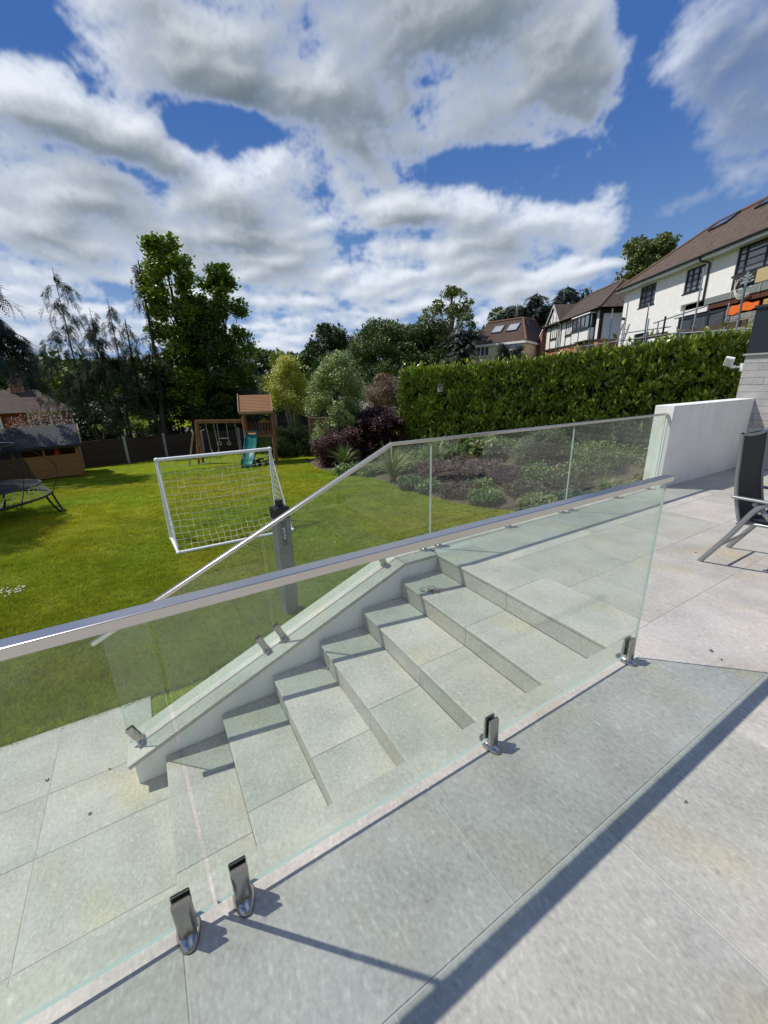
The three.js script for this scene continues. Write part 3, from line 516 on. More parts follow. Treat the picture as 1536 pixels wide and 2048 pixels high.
// ------------------------------------------------------------------ things on the terrace and lawn
{ // reclining chair
  const c = thing('garden_chair', 'grey folding garden chair with high black mesh back on terrace', 'chair', [4.06, 0, -1.2]);
  const W = 0.5, P = (x, y, z) => V(x, y, z);
  const back = [[0.0, 0.40], [-0.045, 0.55], [-0.085, 0.75], [-0.10, 0.92], [-0.118, 1.115]];   // z, y of the back's line
  for (const x of [0, W]) part('back_frame', tube(back.map(([z, y]) => P(x, y, z)), 0.014, 20, 8).scale(1, 1, 1), M.alu, c);
  part('back_frame', tube([P(0, 1.115, -0.118), P(0.12, 1.10, -0.112), P(W - 0.12, 1.10, -0.112), P(W, 1.115, -0.118)], 0.012, 12, 8), M.alu, c);
  const quads = [], bq = new THREE.CatmullRomCurve3(back.map(([z, y]) => P(0, y, z))).getPoints(14);
  for (let i = 0; i < 14; i++) { const a = bq[i], b = bq[i + 1]; quads.push([P(0.012, a.y, a.z), P(W - 0.012, a.y, a.z), P(W - 0.012, b.y, b.z), P(0.012, b.y, b.z)], [P(W - 0.012, a.y, a.z - 0.004), P(0.012, a.y, a.z - 0.004), P(0.012, b.y, b.z - 0.004), P(W - 0.012, b.y, b.z - 0.004)]); }
  part('backrest', face(quads), M.mesh, c);
  part('seat', [rbox(W - 0.02, 0.012, 0.47, 0.005, W / 2, 0.425, 0.25)], M.mesh, c);
  for (const x of [0, W]) part('seat_frame', tube([P(x, 0.405, -0.02), P(x, 0.42, 0.1), P(x, 0.43, 0.4), P(x, 0.42, 0.5)], 0.013, 12, 8), M.alu, c);
  part('seat_frame', bar(P(0, 0.41, 0.0), P(W, 0.41, 0.0), 0.012), M.alu, c); part('seat_frame', bar(P(0, 0.42, 0.5), P(W, 0.42, 0.5), 0.012), M.alu, c);
  for (const x of [-0.028, W + 0.028]) {
    const g = tube([P(x, 0, -0.195), P(x, 0.30, -0.03), P(x, 0.56, 0.10), P(x, 0.60, 0.16), P(x, 0.585, 0.24)], 0.02, 26, 8); g.translate(-x, 0, 0).scale(0.55, 1, 1).translate(x, 0, 0);
    part('leg', g, M.alu, c);
    const h = tube([P(x, 0, 0.60), P(x, 0.25, 0.40), P(x, 0.5, 0.16), P(x, 0.59, 0.06)], 0.02, 20, 8); h.translate(-x, 0, 0).scale(0.55, 1, 1).translate(x + (x < 0 ? 0.022 : -0.022), 0, 0);
    part('leg', h, M.alu, c);
    part('armrest', [rbox(0.045, 0.022, 0.52, 0.009, x, 0.618, 0.18)], M.alu, c);
    part('bolt', new THREE.CylinderGeometry(0.012, 0.012, 0.02, 10).rotateZ(Math.PI / 2).translate(x + (x < 0 ? -0.012 : 0.012), 0.53, 0.12), M.steel, c);
  }
  part('stretcher', bar(P(-0.028, 0.17, -0.10), P(W + 0.028, 0.17, -0.10), 0.011), M.alu, c); part('stretcher', bar(P(-0.02, 0.14, 0.49), P(W + 0.02, 0.14, 0.49), 0.011), M.alu, c);
}
{ // padded basketball post
  const b = thing('padded_post', 'tall grey padded basketball post with dark top on the lawn', 'post', [1.225, LOW, -4.52], R(12)); b.scale.set(0.8, 1, 0.8);
  const pts = [[-0.10, -0.10], [0.10, -0.10], [0.10, 0.10], [-0.10, 0.10]];
  const s = new THREE.Shape(); s.moveTo(-0.075, -0.105); s.lineTo(0.075, -0.105); s.quadraticCurveTo(0.105, -0.105, 0.105, -0.075); s.lineTo(0.105, 0.075); s.quadraticCurveTo(0.105, 0.105, 0.075, 0.105); s.lineTo(-0.075, 0.105); s.quadraticCurveTo(-0.105, 0.105, -0.105, 0.075); s.lineTo(-0.105, -0.075); s.quadraticCurveTo(-0.105, -0.105, -0.075, -0.105);
  const padG = new THREE.ExtrudeGeometry(s, { depth: 1.26, steps: 24, bevelEnabled: true, bevelSize: 0.006, bevelThickness: 0.006, bevelSegments: 2 }).rotateX(-Math.PI / 2);
  { const p = padG.attributes.position; for (let i = 0; i < p.count; i++) { const y = p.getY(i), k = 1 + 0.03 * perlin(y * 4 + p.getX(i) * 9, p.getZ(i) * 9 + y * 2); p.setX(i, p.getX(i) * k); p.setZ(i, p.getZ(i) * k); } padG.computeVertexNormals(); }
  const padM = mat(0.14, 0.15, 0.165, 0.42, { clearcoat: 0.25, clearcoatRoughness: 0.4, bumpMap: plasterBump, bumpScale: 0.004 });
  part('pad', padG.translate(0, 0.006, 0), padM, b);
  part('collar', new THREE.ExtrudeGeometry(s, { depth: 0.115, bevelEnabled: true, bevelSize: 0.004, bevelThickness: 0.004, bevelSegments: 2 }).rotateX(-Math.PI / 2).scale(1.04, 1, 1.04).translate(0, 1.27, 0), M.black, b);
  part('post', [box(0.085, 0.10, 0.085, 0, 1.43, 0), box(0.2, 0.012, 0.2, 0, 1.394, 0)], M.black, b);
  for (const x of [-0.108, 0.108]) part('seam', box(0.004, 1.24, 0.012, x, 0.63, 0.03), M.black, b);
  const cv = document.createElement('canvas'); cv.width = 512; cv.height = 128; const g = cv.getContext('2d'); g.fillStyle = 'rgb(75,80,87)'; g.fillRect(0, 0, 512, 128); g.fillStyle = '#d8dcdf'; g.font = 'bold 96px sans-serif'; g.textAlign = 'center'; g.fillText('porta', 256, 92);
  const tx = new THREE.CanvasTexture(cv); tx.colorSpace = THREE.SRGBColorSpace;
  const lab = part('logo', new THREE.PlaneGeometry(0.30, 0.075), new THREE.MeshPhysicalMaterial({ map: tx, roughness: 0.5 }), b); lab.rotation.set(0, 0, -Math.PI / 2); lab.position.set(-0.02, 1.09, 0.119);
}
{ // goal, its mouth turned away; the net slopes to the bar on the near side
  const g = thing('football_goal', 'white football goal with square net on the lawn', 'goal', [0.13, LOW, -8.24]);
  const W = 2.035, Hh = 1.53, D = 0.86, P = V, r = 0.034;
  part('post', bar(P(0, 0, 0), P(0, Hh, 0), r, r, 12), M.pvc, g); part('post', bar(P(W, 0, 0), P(W, Hh, 0), r, r, 12), M.pvc, g);
  part('crossbar', bar(P(-0.03, Hh, 0), P(W + 0.03, Hh, 0), r, r, 12), M.pvc, g);
  part('ground_bar', bar(P(0.03, 0.03, D), P(W + 0.06, 0.03, D), r * 0.9, r * 0.9, 12), M.pvc, g);
  for (const x of [0, W]) { part('side_bar', bar(P(x, 0.03, 0), P(x + 0.05, 0.03, D), r * 0.9, r * 0.9, 12), M.pvc, g); part('stay', bar(P(x, Hh, 0), P(x + 0.05, 0.03, D), 0.013, 0.013, 8), M.pvc, g); }
  for (const [x, y, z] of [[0, Hh, 0], [W, Hh, 0], [0.05, 0.03, D], [W + 0.05, 0.03, D], [0, 0.03, 0], [W, 0.03, 0]]) part('corner_joint', new THREE.SphereGeometry(0.043, 12, 8).translate(x, y, z), M.pvc, g);
  // net: sagging squares on the slope and at both sides
  const net = [], n = 18, m = 14, q = (i, j) => { const u = i / n, v = j / m, sag = Math.sin(Math.PI * v) * (0.10 + 0.05 * Math.sin(Math.PI * u)) + 0.012 * Math.sin(i * 1.7 + j); return P(0.03 + u * (W - 0.02) + 0.03 * v + 0.01 * Math.sin(j * 2.1 + i), Math.max(0.035, Hh - v * (Hh - 0.04) - sag * 0.8), v * D - sag * 0.55); };
  const str = (a, b) => net.push(bar(a, b, 0.0026, 0.0026, 4));
  for (let j = 0; j <= m; j++) for (let i = 0; i < n; i++) str(q(i, j), q(i + 1, j));
  for (let i = 0; i <= n; i++) for (let j = 0; j < m; j++) str(q(i, j), q(i, j + 1));
  part('net', net, mat(0.80, 0.81, 0.70, 0.7), g);
  const side = [];
  for (const x of [0.02, W]) for (let j = 1; j < 13; j++) { const y = Hh * j / 13, z = D * (1 - y / Hh); side.push(bar(P(x, y, 0), P(x + 0.04 * (1 - y / Hh), y - 0.05, z * 0.97), 0.0026, 0.0026, 4)); }
  for (const x of [0.02, W]) for (let i = 1; i < 7; i++) { const z = D * i / 7; side.push(bar(P(x + 0.03, 0.04, z), P(x + 0.01, Hh * (1 - i / 7) - 0.02, z * 0.97), 0.0026, 0.0026, 4)); }
  part('net', side, mat(0.80, 0.81, 0.70, 0.7), g);
}
{ // timber play tower with swings and slide
  const P = V, t = thing('play_tower', 'timber play tower with pitched roof, green slide and swing beam', 'playset', [0, 0, 0]);
  const gy = groundY(4, -18);
  // deck posts
  const c0 = P(3.72, 0, -17.75), ux = P(1.12, 0, 0.28), uz = P(0.30, 0, -1.18);          // near left corner, along the front, towards the back
  const at = (u, v, y) => P(c0.x + ux.x * u + uz.x * v, y, c0.z + ux.z * u + uz.z * v);
  for (const [u, v] of [[0, 0], [1, 0], [0, 1], [1, 1]]) part('post', beam(at(u, v, gy), at(u, v, 0.58), 0.11, 0.11, P(1, 0, 0)), M.cedar, t);
  part('deck', face([[at(-0.03, -0.03, -0.38), at(1.03, -0.03, -0.38), at(1.03, 1.03, -0.38), at(-0.03, 1.03, -0.38)], [at(-0.03, -0.03, -0.48), at(-0.03, 1.03, -0.48), at(1.03, 1.03, -0.48), at(1.03, -0.03, -0.48)], [at(-0.03, -0.03, -0.48), at(1.03, -0.03, -0.48), at(1.03, -0.03, -0.38), at(-0.03, -0.03, -0.38)], [at(1.03, -0.03, -0.48), at(1.03, 1.03, -0.48), at(1.03, 1.03, -0.38), at(1.03, -0.03, -0.38)]]), M.cedar, t);
  for (let i = 0; i < 5; i++) part('board', beam(at(0.53 + i * 0.095, 0.02, -0.36), at(0.53 + i * 0.095, 0.02, 0.13), 0.085, 0.022, P(1, 0, 0.2)), M.cedar, t);
  part('rail', beam(at(0.5, 0.03, 0.15), at(1, 0.03, 0.15), 0.05, 0.07), M.cedar, t); part('rail', beam(at(0, 0.03, 0.5), at(1, 0.03, 0.5), 0.05, 0.1), M.cedar, t);
  for (let i = 0; i < 9; i++) part('board', beam(at(1.0, 0.12 + i * 0.1, -0.36), at(1.0, 0.12 + i * 0.1, 0.13), 0.022, 0.09, P(1, 0, 0.2)), M.cedar, t);
  for (let i = 0; i < 9; i++) part('board', beam(at(0.08 + i * 0.105, 1.0, -0.36), at(0.08 + i * 0.105, 1.0, 0.13), 0.09, 0.022, P(1, 0, 0.2)), M.cedar, t);
  // climbing panel under the right side
  for (let i = 0; i < 4; i++) part('rung', beam(at(1.03, 0.0, gy + 0.25 + i * 0.22), at(1.03, 1.0, gy + 0.25 + i * 0.22), 0.03, 0.07), M.cedar, t);
  // roof: front slope of planks, back slope, gable boards
  const ridge = (u) => at(u, 0.5, 1.24), lowF = (u) => at(u, -0.28, 0.56), lowB = (u) => at(u, 1.28, 0.56);
  const rf = new THREE.Group(); rf.name = 'roof'; t.add(rf);
  for (const low of [lowF, lowB]) for (let i = 0; i < 12; i++) {
    const a0 = low(-0.12).lerp(ridge(-0.12), i / 12), a1 = low(1.02).lerp(ridge(1.02), i / 12), b0 = low(-0.12).lerp(ridge(-0.12), (i + 1.12) / 12), b1 = low(1.02).lerp(ridge(1.02), (i + 1.12) / 12), k = P(0, 0.014, 0);
    part('plank', face([[a0.clone().add(k), a1.clone().add(k), b1, b0], [a0, a1, a1.clone().add(k), a0.clone().add(k)]], 1), M.cedar, rf);
  }
  for (const u of [-0.13, 1.03]) { part('bargeboard', beam(lowF(u).add(P(0, 0.02, 0)), ridge(u).add(P(0, 0.03, 0)), 0.03, 0.09), u < 0 ? M.paleWood : M.paleWood, rf); part('bargeboard', beam(lowB(u).add(P(0, 0.02, 0)), ridge(u).add(P(0, 0.03, 0)), 0.03, 0.09), M.paleWood, rf); part('gable', face([[lowF(u * 0.98), lowB(u * 0.98), ridge(u * 0.98)]]), M.oldWood, rf); }
  part('eaves_board', beam(lowF(-0.13).add(P(0, 0.0, 0.02)), lowF(1.03).add(P(0, 0.0, 0.02)), 0.03, 0.09), M.paleWood, rf);
  // slide
  const sl = new THREE.Group(); sl.name = 'slide'; t.add(sl);
  const S0 = at(0.25, -0.02, -0.34), S1 = P(3.43, groundY(3.4, -16.7) + 0.20, -16.72), dirS = S1.clone().sub(S0), sd = P(dirS.x, 0, dirS.z).normalize(), cr = P(-sd.z, 0, sd.x);
  const prof = (tt) => { const p = S0.clone().lerp(S1, tt); p.y = lerp(S0.y, S1.y, tt < 0.08 ? tt * 0.4 : tt > 0.85 ? lerp(0.93, 1, (tt - 0.85) / 0.15) : lerp(0.03, 0.93, (tt - 0.08) / 0.77)) + 0.07 * Math.sin(tt * 9.4) * (1 - tt); return p; };
  const cross = [[-0.26, 0.12], [-0.24, 0.13], [-0.20, 0.03], [-0.12, -0.01], [0, -0.02], [0.12, -0.01], [0.20, 0.03], [0.24, 0.13], [0.26, 0.12], [0.25, -0.06], [-0.25, -0.06]];
  const ringAt = (tt) => { const p = prof(tt); return cross.map(([a, b]) => p.clone().addScaledVector(cr, a).add(P(0, b, 0))); };
  const q = [], N = 26; for (let i = 0; i < N; i++) { const A = ringAt(i / N), B = ringAt((i + 1) / N); for (let k = 0; k < cross.length; k++) { const k1 = (k + 1) % cross.length; q.push([A[k], B[k], B[k1], A[k1]]); } }
  const E = ringAt(1), lipY = groundY(3.4, -16.7) + 0.02; for (let k = 0; k + 1 < 9; k++) q.push([E[k], E[k].clone().setY(lipY), E[k + 1].clone().setY(lipY), E[k + 1]]);
  part('chute', face(q), M.slide, sl);
  part('hood', [rbox(0.5, 0.05, 0.16, 0.02).translate(S0.x, S0.y + 0.12, S0.z)], M.slide, sl);
  // swing beam and its left A-frame
  const BL = P(2.14, 0.13, -20.25), BR = at(0.0, 0.9, 0.13);
  part('swing_beam', beam(BL, BR, 0.09, 0.15), M.cedar, t);
  const g2 = groundY(2, -20.3);
  part('leg', beam(P(2.02, g2, -20.45), P(2.16, 0.14, -20.22), 0.1, 0.1, P(1, 0, 0)), M.cedar, t); part('leg', beam(P(2.24, g2, -20.75), P(2.22, 0.14, -20.25), 0.1, 0.1, P(1, 0, 0)), M.cedar, t);
  part('brace', beam(P(1.58, g2, -20.2), P(2.0, -0.3, -20.35), 0.06, 0.06, P(1, 0, 0)), M.paleWood, t); part('brace', beam(P(2.03, -1.0, -20.44), P(2.24, -1.0, -20.72), 0.06, 0.06), M.cedar, t);
  const onBeam = (f, y) => { const p = BL.clone().lerp(BR, f); p.y = y; return p; };
  const rope = mat(0.45, 0.42, 0.34, 0.8);
  function swing(f0, f1, y, seatM) {
    const s = new THREE.Group(); s.name = 'swing'; t.add(s);
    const a = onBeam(f0, 0.05), b = onBeam(f1, 0.05), a2 = a.clone().setY(y + 0.22).addScaledVector(P(0.06, 0, 0.05), 1), b2 = b.clone().setY(y + 0.22).addScaledVector(P(0.06, 0, 0.05), 1);
    part('rope', [bar(a, a2, 0.014), bar(b, b2, 0.014)], rope, s);
    part('seat', tube([a2, a2.clone().lerp(b2, 0.2).setY(y + 0.05), a2.clone().lerp(b2, 0.5).setY(y), a2.clone().lerp(b2, 0.8).setY(y + 0.05), b2], 0.025, 20, 6), seatM, s);
  }
  swing(0.20, 0.36, -1.32, mat(0.62, 0.55, 0.38, 0.6)); swing(0.79, 0.97, -1.32, mat(0.62, 0.55, 0.38, 0.6));
  { const s = new THREE.Group(); s.name = 'trapeze'; t.add(s); const a = onBeam(0.43, 0.05), b = onBeam(0.62, 0.05); part('rope', [bar(a, a.clone().setY(-0.78), 0.013), bar(b, b.clone().setY(-0.78), 0.013)], rope, s); part('crossbar', bar(a.clone().setY(-0.62), b.clone().setY(-0.62), 0.018), mat(0.5, 0.5, 0.48, 0.5), s); for (const e of [a, b]) part('ring', new THREE.TorusGeometry(0.07, 0.014, 6, 16).translate(e.x, -0.85, e.z), mat(0.5, 0.48, 0.42, 0.5), s); }
}
{ // toys under the slide
  const x = 4.15, z = -17.0, y = groundY(x, z), t = thing('ride_on_toy', 'small dark pedal toy with white handles beside the slide', 'toy', [x, y, z]);
  part('frame', [bar(V(-0.25, 0.16, 0), V(0.25, 0.22, 0), 0.03), bar(V(0.2, 0.2, 0), V(0.28, 0.45, 0), 0.02), rbox(0.24, 0.08, 0.18, 0.03, -0.1, 0.3, 0)], M.timber, t);
  for (const [a, b] of [[-0.25, 0.12], [-0.25, -0.12], [0.25, 0]]) part('wheel', new THREE.TorusGeometry(0.11, 0.035, 8, 18).translate(a, 0.14, b), M.rubber, t);
  part('handle', [bar(V(0.28, 0.45, -0.17), V(0.28, 0.45, -0.06), 0.022), bar(V(0.28, 0.45, 0.06), V(0.28, 0.45, 0.17), 0.022), bar(V(-0.32, 0.12, 0.14), V(-0.32, 0.12, 0.24), 0.022)], M.white, t);
}
// ------------------------------------------------------------------ trampoline, shed, fence
{ // rod trampoline: the mat hangs above a lower ring on pale slanting rods
  const cx = -4.5, cz = -12.2, gy = groundY(cx, cz), t = thing('trampoline', 'black oval trampoline with pale slanting rods and dark net in the shade', 'trampoline', [cx, gy, cz], R(22));
  const RX = 2.3, RZ = 1.3, Hm = 0.78, Hf = 0.48, P = V, el = (a, y, f = 1) => P(Math.cos(a) * RX * f, y, Math.sin(a) * RZ * f), ring = (f, y, n = 44) => Array.from({ length: n }, (_, i) => el(i / n * 6.2832, y, f));
  part('frame', tube(ring(1.03, Hf), 0.026, 90, 8, true), M.black, t);
  part('mat', [new THREE.CylinderGeometry(1, 1, 0.012, 56).scale(RX * 0.97, 1, RZ * 0.97).translate(0, Hm, 0), tube(ring(0.97, Hm), 0.016, 90, 6, true)], mat(0.045, 0.047, 0.055, 0.5), t);
  const rodM = mat(0.62, 0.62, 0.58, 0.45);
  for (let i = 0; i < 64; i++) { const a = i / 64 * 6.2832; part('rod', bar(el(a, Hm - 0.015, 0.96), el(a + 0.17, Hf, 1.03), 0.0085, 0.0085, 6), rodM, t); }
  for (let i = 0; i < 5; i++) { const a = (i + 0.1) / 5 * 6.2832, b = a + 0.32; part('leg', tube([el(a, Hf, 1.03), el(a + 0.04, 0.2, 1.06), el(a + 0.1, 0.02, 1.09), el(b - 0.1, 0.02, 1.09), el(b - 0.04, 0.2, 1.06), el(b, Hf, 1.03)], 0.024, 30, 7), M.black, t); }
  for (let i = 0; i < 9; i++) { const a = (i + 0.22) / 9 * 6.2832; part('net_pole', tube([el(a, Hf - 0.1, 1.03), el(a, Hm + 0.35, 1.13), el(a, Hm + 0.7, 1.0), el(a, Hm + 0.98, 0.84)], 0.009, 18, 6), M.black, t); }
  part('net_hoop', tube(ring(0.84, Hm + 0.98), 0.014, 90, 6, true), M.black, t);
  const nm = new THREE.MeshStandardMaterial({ color: lin(0.006, 0.006, 0.007), roughness: 0.9, transparent: true, opacity: 0.5, side: THREE.DoubleSide });
  const fq = []; for (let i = 0; i < 56; i++) { const a = i / 56 * 6.2832, b = (i + 1) / 56 * 6.2832; fq.push([el(a, Hm + 0.02, 0.95), el(b, Hm + 0.02, 0.95), el(b, Hm + 0.96, 0.84), el(a, Hm + 0.96, 0.84)]); }
  part('net', face(fq), nm, t);
}
{
  const P = V, x1 = -2.42, z1 = -20.9, gy = groundY(-3, -20) - 0.02, s = thing('garden_shed', 'orange timber garden shed with dark felt roof left of fence', 'shed', [x1, gy, z1], R(5));
  // local: x to the left is negative; front faces +z
  const W = 4.2, D = 2.2, He = 1.42, Hr = 2.0;
  const rr = rng(8);
  for (let i = 0; i < 8; i++) part('board', box2(-W, -0.02, 0.02 + i * 0.113, 0.128 + i * 0.113, -0.02 - (i % 2) * 0.002, 0.02), M.shedWood, s);
  for (let i = 0; i < 14; i++) { const z0 = -D + i * (D / 14), zc = z0 + D / 28, top = He + (Hr - He) * (1 - Math.abs(zc + D / 2) / (D / 2)); part('board', box2(-0.02, 0.016, 0.02, top - 0.02, z0 + 0.003, z0 + D / 14 - 0.003), M.shedWood, s); }
  part('wall', [box2(-W, -0.022, 0, He - 0.02, -D, -D + 0.02), box2(-W, -W + 0.02, 0, He, -D, 0)], M.shedWood, s);
  part('post', [box2(-W, -W + 0.1, 0.9, He, -0.06, 0.02), box2(-0.1, -0.0, 0.9, He, -0.06, 0.021), box2(-1.15, -1.09, 0.9, He, -0.05, 0.015), box2(-2.1, -2.0, 0.9, He, -0.05, 0.015)], M.shedWood, s);
  const e = 0.16, rz0 = 0.22, sl = (Hr - He) / (D / 2);
  part('roof', face([[P(-W - e, He - rz0 * sl, rz0), P(e, He - rz0 * sl, rz0), P(e, Hr + 0.02, -D / 2), P(-W - e, Hr + 0.02, -D / 2)], [P(e, He - rz0 * sl, -D - rz0), P(-W - e, He - rz0 * sl, -D - rz0), P(-W - e, Hr + 0.02, -D / 2), P(e, Hr + 0.02, -D / 2)]]), M.felt, s);
  part('bargeboard', [beam(P(e, He - rz0 * sl, rz0), P(e, Hr, -D / 2), 0.025, 0.12), beam(P(e, He - rz0 * sl, -D - rz0), P(e, Hr, -D / 2), 0.025, 0.12)], M.paleWood, s);
  part('eaves_board', box2(-W - e, e, He - rz0 * sl - 0.1, He - rz0 * sl + 0.01, rz0 - 0.02, rz0), M.black, s);
}
{
  const t = thing('toy_cone', 'orange toy hanging inside the open shed front', 'toy', [-3.15, groundY(-3, -20) + 0.9, -21.1]);
  part('body', new THREE.ConeGeometry(0.12, 0.42, 14).translate(0, 0.21, 0), mat(0.6, 0.05, 0.015, 0.5), t); part('base', box(0.3, 0.02, 0.3, 0, 0, 0), mat(0.6, 0.05, 0.015, 0.5), t);
}
{ // low dark fence with concrete posts
  const line = [[-9, -23.6], [-5.4, -23.7], [-2.75, -24.2], [-0.86, -24.5], [0.95, -25.2], [2.9, -25.6], [4.9, -25.2], [6.9, -24.2], [8.8, -22.8]];
  const f = thing('garden_fence', 'low dark brown board fence with pale concrete posts behind the lawn', 'fence', [0, 0, 0]);
  const Hf = 1.24;
  line.forEach(([x, z], i) => {
    const y = groundY(x, z); part('post', rbox(0.12, Hf + 0.12, 0.12, 0.012, x, y + (Hf + 0.1) / 2, z), M.concrete, f);
    if (i + 1 < line.length) {
      const [x1, z1] = line[i + 1], a = V(x, y, z), b = V(x1, groundY(x1, z1), z1), L = a.distanceTo(b), n = Math.round(L / 0.13), pn = new THREE.Group(); pn.name = 'panel'; f.add(pn);
      for (let k = 0; k < n; k++) { const p = a.clone().lerp(b, (k + 0.5) / n); part('board', beam(p.clone().add(V(0, 0.06, 0.004 * (k % 2))), p.clone().add(V(0, Hf, 0.004 * (k % 2))), 0.02, L / n + 0.012, b.clone().sub(a).normalize()), M.oldWood, pn); }
      part('rail', [beam(a.clone().add(V(0, 0.06, 0.03)), b.clone().add(V(0, 0.06, 0.03)), 0.05, 0.12), beam(a.clone().add(V(0, Hf * 0.55, 0.03)), b.clone().add(V(0, Hf * 0.55, 0.03)), 0.04, 0.07), beam(a.clone().add(V(0, Hf, 0.0)), b.clone().add(V(0, Hf, 0)), 0.06, 0.035)], M.oldWood, pn);
    }
  });
}
{ // orange fence panel behind the silver shrub, seen end on
  const f = thing('fence_panel', 'weathered orange fence panel beside the silver leaved shrub', 'fence', [7.0, groundY(7, -18.7), -18.75], R(-25));
  for (let i = 0; i < 14; i++) part('board', box2(i * 0.125, i * 0.125 + 0.118, 0.05, 1.75, -0.01 + 0.004 * (i % 2), 0.012 + 0.004 * (i % 2)), M.cedar, f);
  part('rail', [box2(-0.02, 1.8, 0.9, 0.98, 0.016, 0.06), box2(-0.02, 1.8, 1.755, 1.80, -0.04, 0.06)], M.paleWood, f); part('post', box2(-0.1, -0.0, 0, 1.85, -0.05, 0.05), M.paleWood, f);
}
{ // sheeted low roof beyond the red shrubs
  const f = thing('lean_to_roof', 'pale grey sheeted lean-to roof seen over the dark red shrubs', 'outbuilding', [8.9, 0, -20.2], R(28));
  part('roof', face([[V(0, 0.05, 0.9), V(3.4, 0.05, 0.9), V(3.4, 0.92, -1.2), V(0, 0.92, -1.2)]]), mat(0.42, 0.43, 0.42, 0.7), f);
  part('wall', box2(0.05, 3.3, -2.2, 0.05, -1.15, 0.7), M.oldWood, f);
}
// ------------------------------------------------------------------ houses up the slope on the right, all along one frontage line
const STREET = (s, lat, y = 0) => V(0.848 * lat + 0.53 * s, y, 0.53 * lat - 0.848 * s), STREET_TURN = R(58);
function windowSet(h, x0, x1, y0, y1, { bars = [], rows = 0, top = 0, frame = M.navy, fr = 0.05, sill = true, out = 0.03, sillM = null } = {}) {
  // x runs along the front, the front faces -z; parts: frame with glazing bars, panes, sill
  const w = new THREE.Group(); w.name = 'window'; h.add(w); if (out < 0) { w.position.z = -out; out = 0.03; }
  const g = [box2(x0, x0 + fr, y0, y1, -out, 0.03), box2(x1 - fr, x1, y0, y1, -out, 0.03), box2(x0 + fr, x1 - fr, y0, y0 + fr, -out, 0.03), box2(x0 + fr, x1 - fr, y1 - fr, y1, -out, 0.03)];
  const xs = [x0, ...bars.map((b) => x0 + b * (x1 - x0)), x1];
  for (let i = 1; i + 1 < xs.length; i++) g.push(box2(xs[i] - fr * 0.55, xs[i] + fr * 0.55, y0 + fr, y1 - fr, -out + 0.002, 0.03));
  const yt = top ? y1 - top : y1; if (top) for (let i = 0; i + 1 < xs.length; i++) g.push(box2(xs[i] + fr, xs[i + 1] - fr, yt - 0.025, yt + 0.025, -out + 0.004, 0.03));
  for (let k = 1; k <= rows; k++) { const y = y0 + ((yt - y0) * k) / (rows + 1); for (let i = 0; i + 1 < xs.length; i++) g.push(box2(xs[i] + fr * 0.8, xs[i + 1] - fr * 0.8, y - 0.018, y + 0.018, -out + 0.006, 0.03)); }
  part('frame', g, frame, w);
  for (let i = 0; i + 1 < xs.length; i++) part('pane', box2(xs[i] + fr * 0.5, xs[i + 1] - fr * 0.5, y0 + fr * 0.5, y1 - fr * 0.5, 0.005, 0.02), M.paneDark, w);
  if (sill) part('sill', box2(x0 - 0.08, x1 + 0.08, y0 - 0.06, y0 - 0.002, -out - 0.06, 0.02), sillM ?? frame, w);
}
function hipRoof(parent, x0, x1, z0, z1, ye, xr0, xr1, yr, m, t = 0.12) {
  const zr = (z0 + z1) / 2, A = V(x0, ye, z0), B = V(x1, ye, z0), C = V(x1, ye, z1), D = V(x0, ye, z1), E = V(xr0, yr, zr), F = V(xr1, yr, zr), d = V(0, t, 0);
  const up = (p) => p.clone().add(d);
  const roof = part('roof', face([[up(B), up(A), E.clone().add(d), F.clone().add(d)], [up(D), up(C), F.clone().add(d), E.clone().add(d)], [up(A), up(D), E.clone().add(d)], [up(C), up(B), F.clone().add(d)], [A, B, C, D]], 1 / 2.9), m, parent);
  const hipM = mat(0.14, 0.085, 0.06, 0.9);
  for (const [p, q] of [[A, E], [B, F], [C, F], [D, E]]) part('hip_tiles', bar(up(p), q.clone().add(d), 0.09, 0.09, 7), hipM, roof);
  if (xr1 - xr0 > 0.1) part('ridge_tiles', bar(E.clone().add(d), F.clone().add(d), 0.1, 0.1, 7), hipM, roof);
  return roof;
}
const skyPane = mat(0.5, 0.52, 0.55, 0.06, { metalness: 0.7 });
function rooflight(parent, c, along, up, w, h, pm = M.paneDark) {
  const n = along.clone().cross(up).normalize(); if (n.y < 0) n.negate();
  const g = new THREE.Group(); g.name = 'rooflight'; parent.add(g);
  const P = (a, b, o) => c.clone().addScaledVector(along, a).addScaledVector(up, b).addScaledVector(n, o), f = 0.06;
  part('frame', [beam(P(-w / 2, -h / 2, 0.06), P(w / 2, -h / 2, 0.06), f, 0.1, n), beam(P(-w / 2, h / 2, 0.06), P(w / 2, h / 2, 0.06), f, 0.1, n), beam(P(-w / 2, -h / 2, 0.06), P(-w / 2, h / 2, 0.06), f, 0.1, n), beam(P(w / 2, -h / 2, 0.06), P(w / 2, h / 2, 0.06), f, 0.1, n)], M.navy, g);
  part('pane', face([[P(-w / 2, -h / 2, 0.09), P(w / 2, -h / 2, 0.09), P(w / 2, h / 2, 0.09), P(-w / 2, h / 2, 0.09)]]), pm, g);
}
